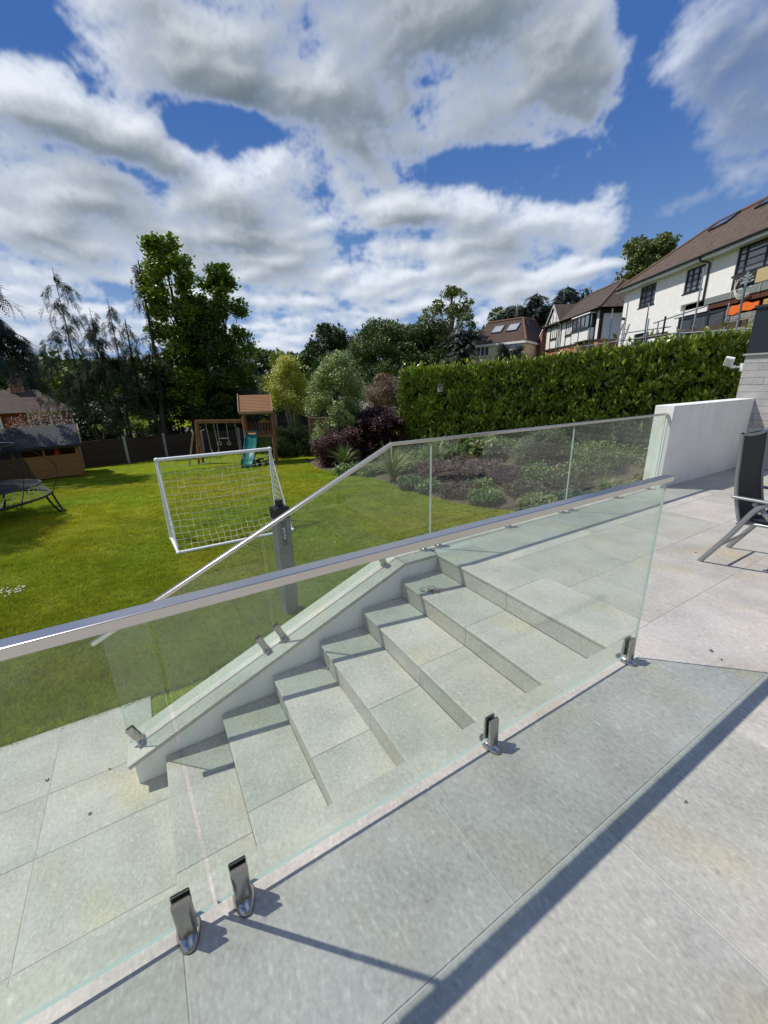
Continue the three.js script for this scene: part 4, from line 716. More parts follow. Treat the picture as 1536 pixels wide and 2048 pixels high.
{ // the white house being rebuilt; s = 18 + x
  const p = STREET(18, 14.3), h = thing('white_house', 'white rendered house with brown tiled roof, black windows, half rebuilt behind scaffold poles', 'house', [p.x, 0, p.z], STREET_TURN);
  const yb = 1.6, ye = 6.6, D = 5.4;
  // front wall in pieces round the openings
  const wins = [[6.75, 8.2, 5.38, 6.44], [3.18, 4.42, 5.40, 6.43], [-1.35, 1.37, 5.50, 6.53]];
  const wall = [];
  const cuts = [[-6, -1.35], [-1.35, 1.37], [1.37, 3.18], [3.18, 4.42], [4.42, 6.75], [6.75, 8.2], [8.2, 9.87]];
  for (const [a, b] of cuts) { const w = wins.find((q) => q[0] === a); if (w) { wall.push(box2(a, b, w[3], ye, 0, 0.25)); wall.push(box2(a, b, a > 6 ? 3.98 : 4.9, w[2], 0, 0.25)); } else wall.push(box2(a, b, a >= 4.4 ? yb : 4.9, ye, 0, 0.25)); }
  wall.push(box2(6.75, 8.2, yb, 2.3, 0, 0.25), box2(9.62, 9.87, yb, ye, 0.25, D), box2(-6, 9.87, yb, ye, D - 0.2, D), box2(-6, -5.8, yb, ye, 0.25, D - 0.2));
  part('wall', wall, M.oldRender, h);
  windowSet(h, 6.75, 8.2, 5.38, 6.44, { bars: [0.3, 0.68], rows: 2, top: 0.28, out: -0.07, fr: 0.065, frame: M.black });
  windowSet(h, 3.18, 4.42, 5.40, 6.43, { bars: [0.36, 0.68], rows: 2, top: 0.28, out: -0.07, fr: 0.065, frame: M.black });
  windowSet(h, -1.35, 1.37, 5.50, 6.53, { bars: [0.2, 0.5, 0.85], rows: 2, top: 0.28, out: -0.07, fr: 0.065, frame: M.black });
  part('soffit', box2(-6.2, 10.2, 6.53, 6.60, -0.36, 0.0), M.white, h);
  part('fascia', box2(-6.2, 10.2, 6.50, 6.66, -0.385, -0.362), M.white, h);
  part('gutter', tube([V(-6.2, 6.67, -0.44), V(10.2, 6.67, -0.44)], 0.055, 2, 8), M.black, h);
  part('downpipe', tube([V(3.02, 6.62, -0.44), V(3.02, 6.5, -0.40), V(2.92, 6.42, -0.12), V(2.86, 6.36, -0.07), V(2.86, 6.0, -0.06), V(2.84, 4.8, -0.06)], 0.038, 30, 8), M.black, h);
  const roof = hipRoof(h, -6.2, 10.2, -0.4, 5.8, 6.58, -3, 6.98, 9.0, M.roofA);
  const up = V(0, 2.42, 3.1).normalize();
  rooflight(roof, V(5.9, 8.72 + 0.1, 2.35), V(1, 0, 0), up, 1.2, 0.7); rooflight(roof, V(3.0, 8.72 + 0.1, 2.35), V(1, 0, 0), up, 1.4, 0.7);
  // ground floor: low opening at the far end, doors, blockwork and membrane under a stripped canopy
  part('opening', box2(6.75, 8.2, 2.3, 3.98, 0.1, 0.16), M.black, h);
  part('back_wall', box2(-6, 4.4, yb, 4.9, 1.2, 1.3), M.oldWood, h);
  const doors = new THREE.Group(); doors.name = 'doors'; h.add(doors);
  part('frame', [1.45, 2.45, 3.4, 4.38].map((x) => box2(x - 0.07, x + 0.07, yb, 4.28, 0.02, 0.12)).concat([box2(1.38, 4.45, 4.22, 4.32, 0.02, 0.121)]), M.navy, doors);
  for (const x of [1.5, 2.5, 3.45]) part('pane', box2(x, x + 0.9, yb, 4.24, 0.06, 0.075), M.paneDark, doors);
  part('lintel', box2(2.5, 4.75, 4.36, 4.60, -0.03, 0.12), M.white, h);
  part('brick_band', box2(-3, 3.2, 4.42, 4.63, 0.02, 0.2), mat(0.14, 0.075, 0.055, 0.9, { map: brickColor }), h);
  part('wall', box2(4.4, 4.42, yb, 4.9, 0, 0.25), M.oldRender, h);
  part('flashing', box2(-3, 2.78, 4.64, 4.90, -0.02, 0.1), mat(0.20, 0.22, 0.21, 0.7), h);
  for (const x of [-0.2, 1.2]) part('bracket', box2(x, x + 0.05, 4.62, 4.93, -0.05, -0.021), M.concrete, h);
  part('membrane', poly([[-0.25, 4.30], [-0.25, 4.10], [0.1, 4.02], [0.5, 4.06], [0.9, 3.97], [1.34, 4.0], [1.36, 4.22], [1.1, 4.34], [0.8, 4.31], [0.45, 4.39], [0.1, 4.28]], 0.05, 'z'), mat(0.85, 0.16, 0.015, 0.6), h);
  const rr = rng(5), bk = [0.24, 0.28, 0.31, 0.27].map((k) => mat(k * 1.0, k * 0.97, k * 0.9, 0.95, { bumpMap: plasterBump, bumpScale: 0.004 }));
  for (let j = 0; j < 6; j++) for (let i = 0; i < 5; i++) { const x0 = -0.42 + i * 0.36 + (j % 2) * 0.18 - 0.1, x1 = Math.min(x0 + 0.348, 1.37); if (x1 - x0 > 0.06) part('block', box2(Math.max(x0, -0.42), x1, 2.68 + j * 0.217, 2.68 + j * 0.217 + 0.205, 0.03, 0.13), bk[Math.floor(rr() * 4)], h); }
  for (let j = 0; j < 15; j++) part('brick', box2(-0.66 - (j % 2) * 0.05, -0.44, 2.7 + j * 0.108, 2.7 + j * 0.108 + 0.096, 0.0, 0.12), mat(0.48 + 0.08 * rr(), 0.30, 0.12, 0.9), h);
  part('side_window', [box2(-2.4, -0.72, 4.05, 4.12, 0.02, 0.1), box2(-0.78, -0.70, 2.6, 4.05, 0.02, 0.1)], M.navy, h); part('pane', box2(-2.4, -0.8, 2.6, 4.04, 0.06, 0.08), M.paneDark, h);
  // hole below the near window with stuffed insulation, cables and a board
  part('opening', box2(0.05, 1.34, 4.95, 5.42, -0.012, 0.02), M.timber, h);
  part('patch_board', box2(-0.55, 0.12, 4.98, 5.46, -0.05, -0.014), mat(0.50, 0.40, 0.20, 0.85), h);
  const ins = []; for (let i = 0; i < 30; i++) ins.push(new THREE.IcosahedronGeometry(0.03 + rr() * 0.055, 1).rotateZ(rr() * 3).scale(1.3, 0.8, 0.7).translate(0.2 + rr() * 0.6, 5.05 + rr() * 0.28, -0.05 - rr() * 0.06));
  part('insulation', ins, mat(0.22, 0.25, 0.27, 0.8), h);
  for (let i = 0; i < 3; i++) part('cable', tube([V(0.9 + 0.1 * i, 5.3, -0.06), V(1.0, 4.95 - 0.06 * i, -0.1), V(0.7, 4.66 - 0.07 * i, -0.1), V(0.2, 4.70 - 0.05 * i, -0.09)], 0.015, 18, 5), mat(0.6, 0.6, 0.58, 0.6), h);
  part('wall_lamp', [rbox(0.1, 0.14, 0.16, 0.02, 9.5, 5.0, -0.1), bar(V(9.5, 5.05, 0), V(9.5, 5.1, -0.16), 0.02)], M.black, h);
}
{ // scaffold poles in front of it
  const p = STREET(18, 13), h = thing('scaffold', 'blue grey scaffold poles standing before the two white houses', 'scaffold', [p.x, 0, p.z], STREET_TURN);
  const blue = mat(0.06, 0.17, 0.25, 0.55, { metalness: 0.3 }), green = mat(0.10, 0.20, 0.19, 0.55, { metalness: 0.3 });
  [[6.85, 5.66, 0], [4.94, 5.14, 1], [4.65, 4.39, 0], [3.9, 4.17, 0], [2.05, 4.43, 0], [1.35, 5.83, 0], [-1.12, 5.14, 2], [13.0, 5.6, 1], [11.1, 5.52, 1], [8.6, 5.48, 1], [9.02, 4.44, 0], [-0.45, 4.24, 0], [7.0, 4.5, 0]].forEach(([x, y, k], i) => {
    const s = part('pole', bar(V(x, 1.4, 0.0 + (i % 2) * 0.06), V(x + 0.05, y, 0.0 + (i % 2) * 0.06), 0.032, 0.032, 8), M.galv, h);
    if (k) part('paint_band', bar(V(x + 0.02, 3.6, (i % 2) * 0.06), V(x + 0.04, lerp(3.6, y, 0.7), (i % 2) * 0.06), 0.034, 0.034, 8), k === 1 ? blue : green, s);
    part('clamp', rbox(0.09, 0.09, 0.09, 0.01, x + 0.02, 3.6, (i % 2) * 0.06), M.galv, s);
  });
  part('black_post', box(0.06, 2.6, 0.06, 3.36, 3.0, 0), M.black, h);
  for (const [a, b] of [[V(13.6, 3.72, 0.03), V(2.2, 3.46, 0.03)], [V(2.6, 3.45, 0.04), V(-2.4, 3.10, 0.04)], [V(6.9, 3.95, 0.08), V(3.0, 3.80, 0.08)], [V(4.3, 4.12, 0.05), V(0.8, 4.32, 0.05)]]) part('ledger', bar(a, b, 0.03, 0.03, 8), M.galv, h);
  for (const [x0, x1, y0, y1] of [[3.2, 5.5, 3.42, 3.62], [-1.4, 1.9, 3.28, 3.52]]) part('board', box2(x0, x1, y0, y1, 0.09, 0.13), mat(0.10, 0.075, 0.045, 0.85, { map: woodColor }), h);
}
{ // ladder
  const p = STREET(26.3, 13.1), h = thing('ladder', 'pale ladder leaning between the timbered house and white house', 'ladder', [p.x, 2.0, p.z], STREET_TURN);
  for (const z of [0, 0.38]) part('stile', beam(V(0.15, 0, z), V(-0.95, 2.45, z), 0.05, 0.07), M.galv, h);
  for (let i = 1; i < 10; i++) part('rung', bar(V(0.15 - 1.1 * i / 10, 2.45 * i / 10, 0), V(0.15 - 1.1 * i / 10, 2.45 * i / 10, 0.38), 0.017, 0.017, 6), M.galv, h);
}
{ // timber framed house; s = 30.7 + x
  const p = STREET(30.7, 14.3), h = thing('timbered_house', 'black and white timbered house with hipped brown roof and front gable', 'house', [p.x, 0, p.z], STREET_TURN);
  const T = M.timber, W = M.render, D = 5.6;
  part('wall', [box2(0, 10, 4.15, 6.05, 0, D)], W, h); part('plinth', [box2(-0.02, 10.02, 1.5, 4.13, 0.02, D)], M.brick, h);
  part('gable_wall', poly([[6.95, 6.05], [10.05, 6.05], [8.5, 7.55]], 0.25, 'z').translate(0, 0, -0.10), W, h);
  part('gable_wall', box2(6.95, 10.05, 4.15, 6.05, -0.10, -0.004), W, h);
  const tb = [];
  for (const x of [0.06, 0.62, 3.62, 4.5, 5.72, 6.7]) tb.push(box2(x - 0.06, x + 0.06, 4.17, 6.03, -0.035, -0.002));
  for (const x of [7.05, 7.42, 8.9, 9.95]) tb.push(box2(x - 0.055, x + 0.055, 4.17, 6.03, -0.135, -0.102));
  tb.push(box2(0, 6.9, 4.1, 4.20, -0.04, -0.002), box2(6.93, 10.07, 4.1, 4.2, -0.14, -0.102), box2(6.93, 10.07, 5.98, 6.1, -0.14, -0.102));
  for (const x of [7.9, 8.6, 9.2]) tb.push(box2(x - 0.045, x + 0.045, 6.1, 6.1 + (x < 8.5 ? 0.62 : x < 9 ? 0.85 : 0.45), -0.135, -0.102));
  // near end wall
  for (const z of [0.08, 1.72]) tb.push(box2(-0.035, -0.002, 4.17, 6.03, z - 0.09, z + 0.09)); tb.push(box2(-0.036, -0.002, 5.8, 6.05, 0.17, 1.63));
  for (const t of tb) part('timber', t, T, h);
  part('bargeboard', [beam(V(6.72, 6.0, -0.24), V(8.5, 7.72, -0.24), 0.04, 0.16), beam(V(10.28, 6.0, -0.24), V(8.5, 7.72, -0.24), 0.04, 0.16)], M.white, h);
  const roof = hipRoof(h, -0.35, 10.4, -0.35, 5.8, 6.03, 3.1, 7.6, 8.3, M.roofB);
  part('gable_roof', face([[V(6.7, 6.06, -0.3), V(6.7, 6.06, 2.0), V(8.5, 7.78, 2.0), V(8.5, 7.78, -0.3)], [V(10.3, 6.06, 2.0), V(10.3, 6.06, -0.3), V(8.5, 7.78, -0.3), V(8.5, 7.78, 2.0)]], 1 / 2.9), M.roofB, roof);
  windowSet(h, 4.52, 5.70, 4.98, 5.93, { bars: [0.33, 0.66], frame: M.black }); windowSet(h, 2.0, 2.01, 5, 5.01, { sill: false });
  { const g = new THREE.Group(); g.name = 'gable_window'; h.add(g); g.position.z = -0.1; windowSet(g, 7.48, 8.82, 4.98, 5.92, { bars: [0.33, 0.66], frame: M.black }); }
  // shallow bay
  part('bay_panel', box2(0.72, 3.5, 4.22, 5.0, -0.42, -0.002), W, h); part('bay_roof', box2(0.62, 3.6, 5.92, 6.0, -0.5, -0.002), M.white, h);
  { const g = new THREE.Group(); g.name = 'bay_window'; h.add(g); g.position.z = -0.42; windowSet(g, 0.72, 3.5, 5.02, 5.9, { bars: [0.26, 0.5, 0.74], frame: M.navy, fr: 0.07 }); part('cheek', [box2(0.72, 0.76, 5.02, 5.9, 0.032, 0.41), box2(3.46, 3.5, 5.02, 5.9, 0.032, 0.41)], M.black, g); }
}
{ // low brick wing further along
  const p = STREET(41.2, 14.0), h = thing('brick_wing', 'orange brick gable end of a low wing beside the timbered house', 'outbuilding', [p.x, 0, p.z], STREET_TURN);
  part('wall', poly([[0, 1.5], [3.4, 1.5], [3.4, 3.4], [0, 5.9]], 2, 'z'), M.brick, h); part('bargeboard', beam(V(-0.1, 6.0, -0.02), V(3.5, 3.4, -0.02), 0.06, 0.14), M.white, h);
}
{ // cream house with rooflights
  const h = thing('cream_house', 'cream rendered house with red brown roof and four rooflights', 'house', [30.17, 0, -26.27]);
  const B = 1.5, Mv = V(0, 4.88, 0), L = V(-0.9, 4.9, -6.4), Rr = V(7.48, 4.88, -3.5), bk = L.clone().add(Rr).setY(4.88), low = (p) => V(p.x, B, p.z), inn = (p, c, k) => p.clone().lerp(c, k);
  const ctr = V(3.2, 4.88, -4.9), m = inn(Mv, ctr, 0.07), l = inn(L, ctr, 0.05), r = inn(Rr, ctr, 0.05), b = inn(bk, ctr, 0.05); b.y = m.y = l.y = r.y = 4.86;
  part('wall', face([[low(l), low(m), m, l], [low(m), low(r), r, m], [low(r), low(b), b, r], [low(b), low(l), l, b]], 0.4), mat(0.70, 0.62, 0.44, 0.9, { bumpMap: plasterBump, bumpScale: 0.01 }), h);
  const t0 = V(1.9, 7.05, -2.2), t1 = V(1.2, 7.05, -5.9), t2 = V(5.2, 7.15, -3.6), t3 = V(4.4, 7.15, -6.6);
  const roof = part('roof', face([[L, Mv, t0, t1], [Mv, Rr, t2, t0], [Rr, bk, t3, t2], [bk, L, t1, t3], [t0, t2, t3, t1], [Mv, L, bk, Rr]], 1 / 2.9), M.roofC, h);
  const hm = mat(0.16, 0.08, 0.06, 0.9); for (const [p, q] of [[Mv, t0], [t0, t1], [t0, t2], [Rr, t2]]) part('hip_tiles', bar(p, q, 0.1, 0.1, 6), hm, roof);
  part('fascia', [beam(L.clone().add(V(0, -0.08, 0.0)), Mv.clone().add(V(0, -0.08, 0)), 0.04, 0.18), beam(Mv.clone().add(V(0, -0.08, 0)), Rr.clone().add(V(0, -0.08, 0)), 0.04, 0.18)], M.white, h);
  const al = L.clone().sub(Mv).normalize(), upA = t0.clone().sub(Mv).addScaledVector(al, -t0.clone().sub(Mv).dot(al)).normalize();
  for (const k of [0.36, 0.62]) rooflight(roof, Mv.clone().lerp(L, k).addScaledVector(upA, 1.9), al, upA, 1.1, 0.9, skyPane);
  const ar = Rr.clone().sub(Mv).normalize(), upB = t0.clone().sub(Mv).addScaledVector(ar, -t0.clone().sub(Mv).dot(ar)).normalize();
  for (const k of [0.38, 0.62]) rooflight(roof, Mv.clone().lerp(Rr, k).addScaledVector(upB, 1.9), ar, upB, 1.1, 0.9, skyPane);
  const wf = (k0, k1, y0, y1, n) => { const a = m.clone().lerp(l, k0), c = m.clone().lerp(l, k1), w = new THREE.Group(); w.name = 'window'; h.add(w); const o = V(-0.06, 0, 0.02), P = (k, y) => a.clone().lerp(c, k).setY(y).add(o); part('pane', face([[P(1, y0), P(0, y0), P(0, y1), P(1, y1)]]), M.paneDark, w); const g = []; for (let i = 0; i <= n; i++) g.push(beam(P(i / n, y0), P(i / n, y1), 0.07, 0.07, V(0, 0, 1))); g.push(beam(P(0, y0), P(1, y0), 0.07, 0.07), beam(P(0, y1), P(1, y1), 0.07, 0.07)); part('frame', g, M.white, w); };
  wf(0.62, 0.86, 3.9, 4.7, 3); wf(0.08, 0.36, 4.25, 4.75, 3);
}
{ // bungalow beyond the shed on the left
  const h = thing('bungalow', 'old brown tiled bungalow with white windows behind the garden shed', 'house', [-4.4, groundY(-6, -37), -38], R(8));
  const P = V, y0 = 0, g = groundY(-6, -37), e = 0.35 - g, r = 1.75 - g;
  part('wall', box2(-16, 0, 0, e, -6, 0), mat(0.30, 0.13, 0.06, 0.9, { map: brickColor }), h);
  part('roof', face([[P(-16.4, e - 0.1, 0.5), P(0.4, e - 0.1, 0.5), P(-1.5, r, -3), P(-16.4, r, -3)], [P(0.4, e - 0.1, -6.5), P(-16.4, e - 0.1, -6.5), P(-16.4, r, -3), P(-1.5, r, -3)], [P(0.4, e - 0.1, 0.5), P(0.4, e - 0.1, -6.5), P(-1.5, r, -3)]], 1 / 2.9), M.roofD, h);
  part('chimney', [box2(-3.0, -2.2, r - 0.8, r + 0.75, -3.3, -2.6), box2(-3.06, -2.14, r + 0.75, r + 0.85, -3.36, -2.54)], M.brick, h);
  for (const [a, b] of [[-2.3, -0.5], [-5.6, -3.8], [-9, -7.2]]) { const w = new THREE.Group(); w.name = 'window'; h.add(w); const yb = e - 1.0, yt = e - 0.2, gg = []; for (let i = 0; i <= 3; i++) gg.push(box2(lerp(a, b, i / 3) - 0.06, lerp(a, b, i / 3) + 0.06, yb, yt, 0.0, 0.1)); gg.push(box2(a - 0.06, b + 0.06, yb - 0.1, yb, 0, 0.14), box2(a - 0.06, b + 0.06, yt, yt + 0.1, 0, 0.11)); part('frame', gg, M.white, w); part('pane', box2(a, b, yb, yt, 0.02, 0.04), M.paneDark, w); }
}
struct('road', face([[V(-30, groundY(-30, -44) + 0.06, -44), V(20, groundY(20, -44) + 0.06, -42), V(20, groundY(20, -50) + 0.06, -47), V(-30, groundY(-30, -50) + 0.06, -50)]], 0.3), M.tarmac);
// ------------------------------------------------------------------ hedge
function tintBy(seed, spread = 0.35, warm = 0.15) { const r = rng(seed); return (c) => { const k = 1 - spread / 2 + spread * r(), w = 1 + (r() - 0.5) * 2 * warm; c.setRGB(k * w, k, k * (2 - w)); }; }
{
  const h = thing('laurel_hedge', 'tall clipped laurel hedge with glossy leaves along the planting bed', 'hedge', [0, 0, 0]);
  const r = rng(41), A = [9.0, -13.9], B = [12.4, -3.1], dx = B[0] - A[0], dz = B[1] - A[1], L = Math.hypot(dx, dz), ux = dx / L, uz = dz / L, nx = -uz * -1, nz = -ux;   // n points to the lawn side
  const px = -uz, pz = ux, side = (px * -1 < 0 ? 1 : 1);
  const lawn = px < 0 ? [px, pz] : [-px, -pz];
  const topY = (t) => lerp(1.98, 2.42, smooth(t, 0.15, 1)) + 0.07 * perlin(t * 9, 3.3) + 0.05 * perlin(t * 25, 8.1) + 0.06 * (1 - smooth(t, 0, 0.06)), botY = (t) => lerp(-0.75, -0.35, t), depth = 1.35;
  const pt = (t, v, w) => V(A[0] + dx * t + lawn[0] * -w * depth, lerp(botY(t), topY(t), v), A[1] + dz * t + lawn[1] * -w * depth);
  // added dark inner shell: stops see-through, its near black reads as inner shade
  const q = [], N = 24, k = 0.16;
  for (let i = 0; i < N; i++) { const a = i / N, b = (i + 1) / N, f = (t, v, w) => pt(lerp(0.012, 1, t), v, w); q.push([f(a, 0, k), f(b, 0, k), f(b, 0.93, k), f(a, 0.93, k)], [f(a, 0.93, k), f(b, 0.93, k), f(b, 0.93, 1 - k), f(a, 0.93, 1 - k)], [f(b, 0, 1 - k), f(a, 0, 1 - k), f(a, 0.93, 1 - k), f(b, 0.93, 1 - k)]); }
  q.push([pt(0.012, 0, 1 - k), pt(0.012, 0, k), pt(0.012, 0.93, k), pt(0.012, 0.93, 1 - k)]);
  part('branches', face(q), mat(0.012, 0.016, 0.007, 1), h);
  const hm = leaf(0.19, 0.265, 0.03, 0.28, 0.28, { clearcoat: 0.7, clearcoatRoughness: 0.2 }), lg = leafGeo(0.155, 0.068, 0.25, 0.2);
  const face_ = Math.atan2(lawn[0], lawn[1]), mats = [];
  for (let i = 0; i < 38000; i++) {
    let t = r(), v = r(), w, yaw = face_, pitch; const where = r();
    const bulge = 0.16 * perlin(t * 17, v * 4) + 0.09 * perlin(t * 46 + 4, v * 11);
    if (where < 0.7 && perlin(t * 38 + 70, v * 9 + 3) < -0.26 && r() < 0.85) continue;
    if (where < 0.70) { w = -bulge - 0.03 + 0.16 * Math.pow(r(), 1.6); v = Math.pow(v, 0.95); pitch = -0.1 - 1.15 * r(); }
    else if (where < 0.92) { w = r(); v = 1 + bulge * 0.25 - 0.07 * r() + (r() < 0.10 ? 0.11 * r() : 0); pitch = -0.1 - 0.5 * r(); yaw = r() * 6.283; }
    else { t = -0.012 + 0.03 * r() + bulge * 0.1; w = r(); yaw = face_ - Math.PI / 2 + (r() - 0.5); pitch = -0.5 - r(); }
    const p = pt(t, v, w); if (p.x * p.x + p.z * p.z < 90 && p.z > -3.3) continue;
    mats.push(mtx(p, -(pitch) , yaw + (r() - 0.5) * 2.6, (r() - 0.5) * 2.4, 0.6 + 0.65 * r()));
  }
  mats.sort((a, b) => (a.elements[12] ** 2 + a.elements[14] ** 2) - (b.elements[12] ** 2 + b.elements[14] ** 2));
  for (let i = 0; i < 300; i++) { const o = part('leaf', lg, hm, h); o.applyMatrix4(mats[i * 6]); }
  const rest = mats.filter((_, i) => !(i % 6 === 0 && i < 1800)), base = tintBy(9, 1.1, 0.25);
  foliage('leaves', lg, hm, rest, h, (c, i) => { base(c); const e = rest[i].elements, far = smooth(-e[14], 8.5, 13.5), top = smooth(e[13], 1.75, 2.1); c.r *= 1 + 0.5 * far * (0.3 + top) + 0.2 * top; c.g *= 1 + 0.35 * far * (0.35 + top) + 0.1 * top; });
}
{ // bird box on the hedge
  const t = thing('bird_box', 'small grey bird box hanging in the hedge', 'bird box', [9.3, 1.35, -11.75], R(-60));
  part('body', box(0.16, 0.22, 0.15, 0, 0, 0), M.concrete, t); part('roof', box(0.2, 0.02, 0.2, 0, 0.125, 0.015).rotateX(0.12), M.oldWood, t); part('entrance', new THREE.CylinderGeometry(0.018, 0.018, 0.01, 12).rotateX(Math.PI / 2).translate(0, 0.03, 0.077), M.black, t);
}
// ------------------------------------------------------------------ trees
const LEAF = {
  broad: clump(1, 7, 0.17, 0.13, 0.30), maple: clump(2, 6, 0.17, 0.17, 0.38, 35, 0.35), small: clump(3, 9, 0.085, 0.042, 0.26), tiny: clump(4, 12, 0.05, 0.03, 0.2), far: clump(5, 8, 0.34, 0.26, 0.8), spray: spray(6, 0.62, 18, 0.036, 0.5), sprayFar: spray(7, 1.3, 12, 0.16, 0.35), needle: spray(8, 0.5, 15, 0.055, 0.15),
};
const LM = {
  maple: leaf(0.21, 0.31, 0.02, 0.5, 0.5), dark: leaf(0.030, 0.058, 0.012, 0.55, 0.25), mid: leaf(0.085, 0.145, 0.02, 0.6, 0.3), lime: leaf(0.50, 0.52, 0.04, 0.6, 0.5), silver: leaf(0.34, 0.42, 0.13, 0.45, 0.35), yellowGreen: leaf(0.20, 0.25, 0.025, 0.6, 0.4),
  cypress: leaf(0.036, 0.054, 0.026, 0.9, 0.2, { specularIntensity: 0.3 }), fir: leaf(0.020, 0.036, 0.022, 0.7, 0.12), red: leaf(0.05, 0.008, 0.012, 0.5, 0.25), bronze: leaf(0.15, 0.075, 0.05, 0.6, 0.35), oak: leaf(0.15, 0.20, 0.03, 0.6, 0.35), peach: leaf(0.22, 0.15, 0.085, 0.6, 0.35), holly: leaf(0.05, 0.075, 0.015, 0.35, 0.2),
};
function broadleaf(name, label, group, o) {
  const [x, z] = o.at, y = o.y ?? groundY(x, z), r = rng(o.seed), h = o.top - y, t = thing(name, label, o.category ?? 'tree', [x, y, z], 0, group);
  const env = o.env ?? ((k) => Math.sin(Math.PI * Math.pow(k, 0.8)) ** 0.6), c0 = o.from ?? 0.25, clumps = [];
  for (let i = 0; i < o.clumps; i++) { const k = r() ** (o.bias ?? 0.9), a = r() * 6.283, q = o.rad * env(k) * (0.25 + 0.75 * Math.sqrt(r())); clumps.push(V(Math.cos(a) * q + (o.lean ?? 0) * k, h * lerp(c0, 0.97, k), Math.sin(a) * q * (o.flat ?? 1))); }
  const wood = [], tr = o.trunk ?? 0.03 * h, topY = h * (o.trunkTo ?? 0.8);
  const stems = o.stems ?? 1, bend = (o.bend ?? 0.04) * h, ends = [];
  for (let s = 0; s < stems; s++) { const a = r() * 6.283, sp = stems > 1 ? o.rad * 0.45 : 0, p = [V(Math.cos(a) * sp * 0.12, 0, Math.sin(a) * sp * 0.12), V((r() - 0.5) * bend + Math.cos(a) * sp * 0.5, topY * 0.35, (r() - 0.5) * bend + Math.sin(a) * sp * 0.5), V((r() - 0.5) * bend + Math.cos(a) * sp + (o.lean ?? 0) * 0.4, topY * 0.7, (r() - 0.5) * bend + Math.sin(a) * sp), V(Math.cos(a) * sp * 1.2 + (o.lean ?? 0) * 0.8, topY, Math.sin(a) * sp * 1.2)]; wood.push(taper(p, tr / Math.sqrt(stems), tr * 0.18, 8, 10)); ends.push(new THREE.CatmullRomCurve3(p)); }
  const nl = o.limbs ?? 14;
  for (let i = 0; i < Math.min(nl, clumps.length); i++) { const c = clumps[i], s = ends[i % ends.length], k = clamp((c.y / topY) * 0.62, 0.12, 0.96), b = s.getPoint(k), mid = b.clone().lerp(c, 0.5).add(V((r() - 0.5) * 0.3, -0.06 * h * r() + 0.1, (r() - 0.5) * 0.3)); wood.push(taper([b, mid, c], tr * 0.28 * (1 - k * 0.5), tr * 0.05, 5, 5)); }
  part('trunk', wood, o.bark ?? M.bark, t);
  const mats = [], sz = o.clumpR ?? o.rad * 0.3;
  for (const c of clumps) for (let i = 0; i < o.per; i++) {
    const u = r() * 2 - 1, a = r() * 6.283, s = Math.sqrt(1 - u * u), d = sz * (0.35 + 0.65 * Math.cbrt(r())), p = V(c.x + Math.cos(a) * s * d, c.y + u * d * (o.squash ?? 0.75), c.z + Math.sin(a) * s * d);
    mats.push(mtx(p, (r() - 0.5) * 1.4, r() * 6.283, (r() - 0.5) * 1.2, (o.scale ?? 1) * (0.7 + 0.6 * r())));
  }
  foliage('crown', o.leaf ?? LEAF.broad, o.m ?? LM.mid, mats, t, tintBy(o.seed + 1, o.spread ?? 0.5, o.warm ?? 0.15));
  return t;
}
function conifer(name, label, group, o) {
  const [x, z] = o.at, y = o.y ?? groundY(x, z), r = rng(o.seed), h = o.top - y, t = thing(name, label, 'tree', [x, y, z], 0, group), wood = [], mats = [];
  const leaders = o.leaders ?? [[0, 0, 1]];
  for (const [lx, lz, f] of leaders) {
    const H = h * f, fork = h * (o.fork ?? 0.12), tr = (o.trunk ?? 0.02 * h) * (0.6 + 0.4 * f);
    const path = new THREE.CatmullRomCurve3(lx || lz ? [V(0, 0, 0), V(lx * 0.25, fork, lz * 0.25), V(lx * 0.9, fork * 1.9 + 0.3, lz * 0.9), V(lx, H * 0.7, lz), V(lx + (o.lean ?? 0), H, lz)] : [V(0, 0, 0), V((r() - 0.5) * 0.1, H * 0.5, (r() - 0.5) * 0.1), V(o.lean ?? 0, H, 0)]);
    wood.push(taper(path.getPoints(6), tr, tr * 0.12, 7, 14));
    const nb = Math.round((o.branches ?? 60) * f);
    for (let i = 0; i < nb; i++) {
      const k = lerp(o.from ?? 0.3, 0.985, Math.pow((i + r()) / nb, 0.85)), b = path.getPoint(k), a = r() * 6.283, len = o.rad * (o.env ? o.env(k) : Math.pow(1.02 - k, 0.7)) * (0.5 + 0.7 * r());
      const rise = (o.up ?? 0.15) + (r() - 0.5) * 0.3, hang = o.hang ?? 0.5, P = (s) => V(b.x + Math.cos(a) * len * s, b.y + len * (rise * s * 1.4 - hang * s * s), b.z + Math.sin(a) * len * s);
      if (len > 0.25) wood.push(taper([P(0), P(0.5), P(1)], Math.max(0.008, tr * 0.16 * (1 - k * 0.6)), 0.004, 4, 4));
      const ns = Math.max(2, Math.round(len * (o.dense ?? 9)));
      for (let s = 0; s < ns; s++) { const q = 0.15 + 0.85 * (s + r()) / ns, p = P(Math.min(q, 1)); p.x += (r() - 0.5) * 0.22 * len; p.z += (r() - 0.5) * 0.22 * len; p.y += (r() - 0.5) * 0.1; mats.push(mtx(p, 0.25 + 0.6 * r() * hang + (o.droop ?? 0.3), Math.PI / 2 - a + (r() - 0.5) * 2.0, (r() - 0.5) * 0.8, (o.scale ?? 1) * (0.6 + 0.6 * r()))); }
    }
  }
  part('trunk', wood, o.bark ?? M.bark, t);
  foliage('crown', o.leaf ?? LEAF.spray, o.m ?? LM.cypress, mats, t, tintBy(o.seed + 1, 0.5, o.warm ?? 0.1));
  return t;
}
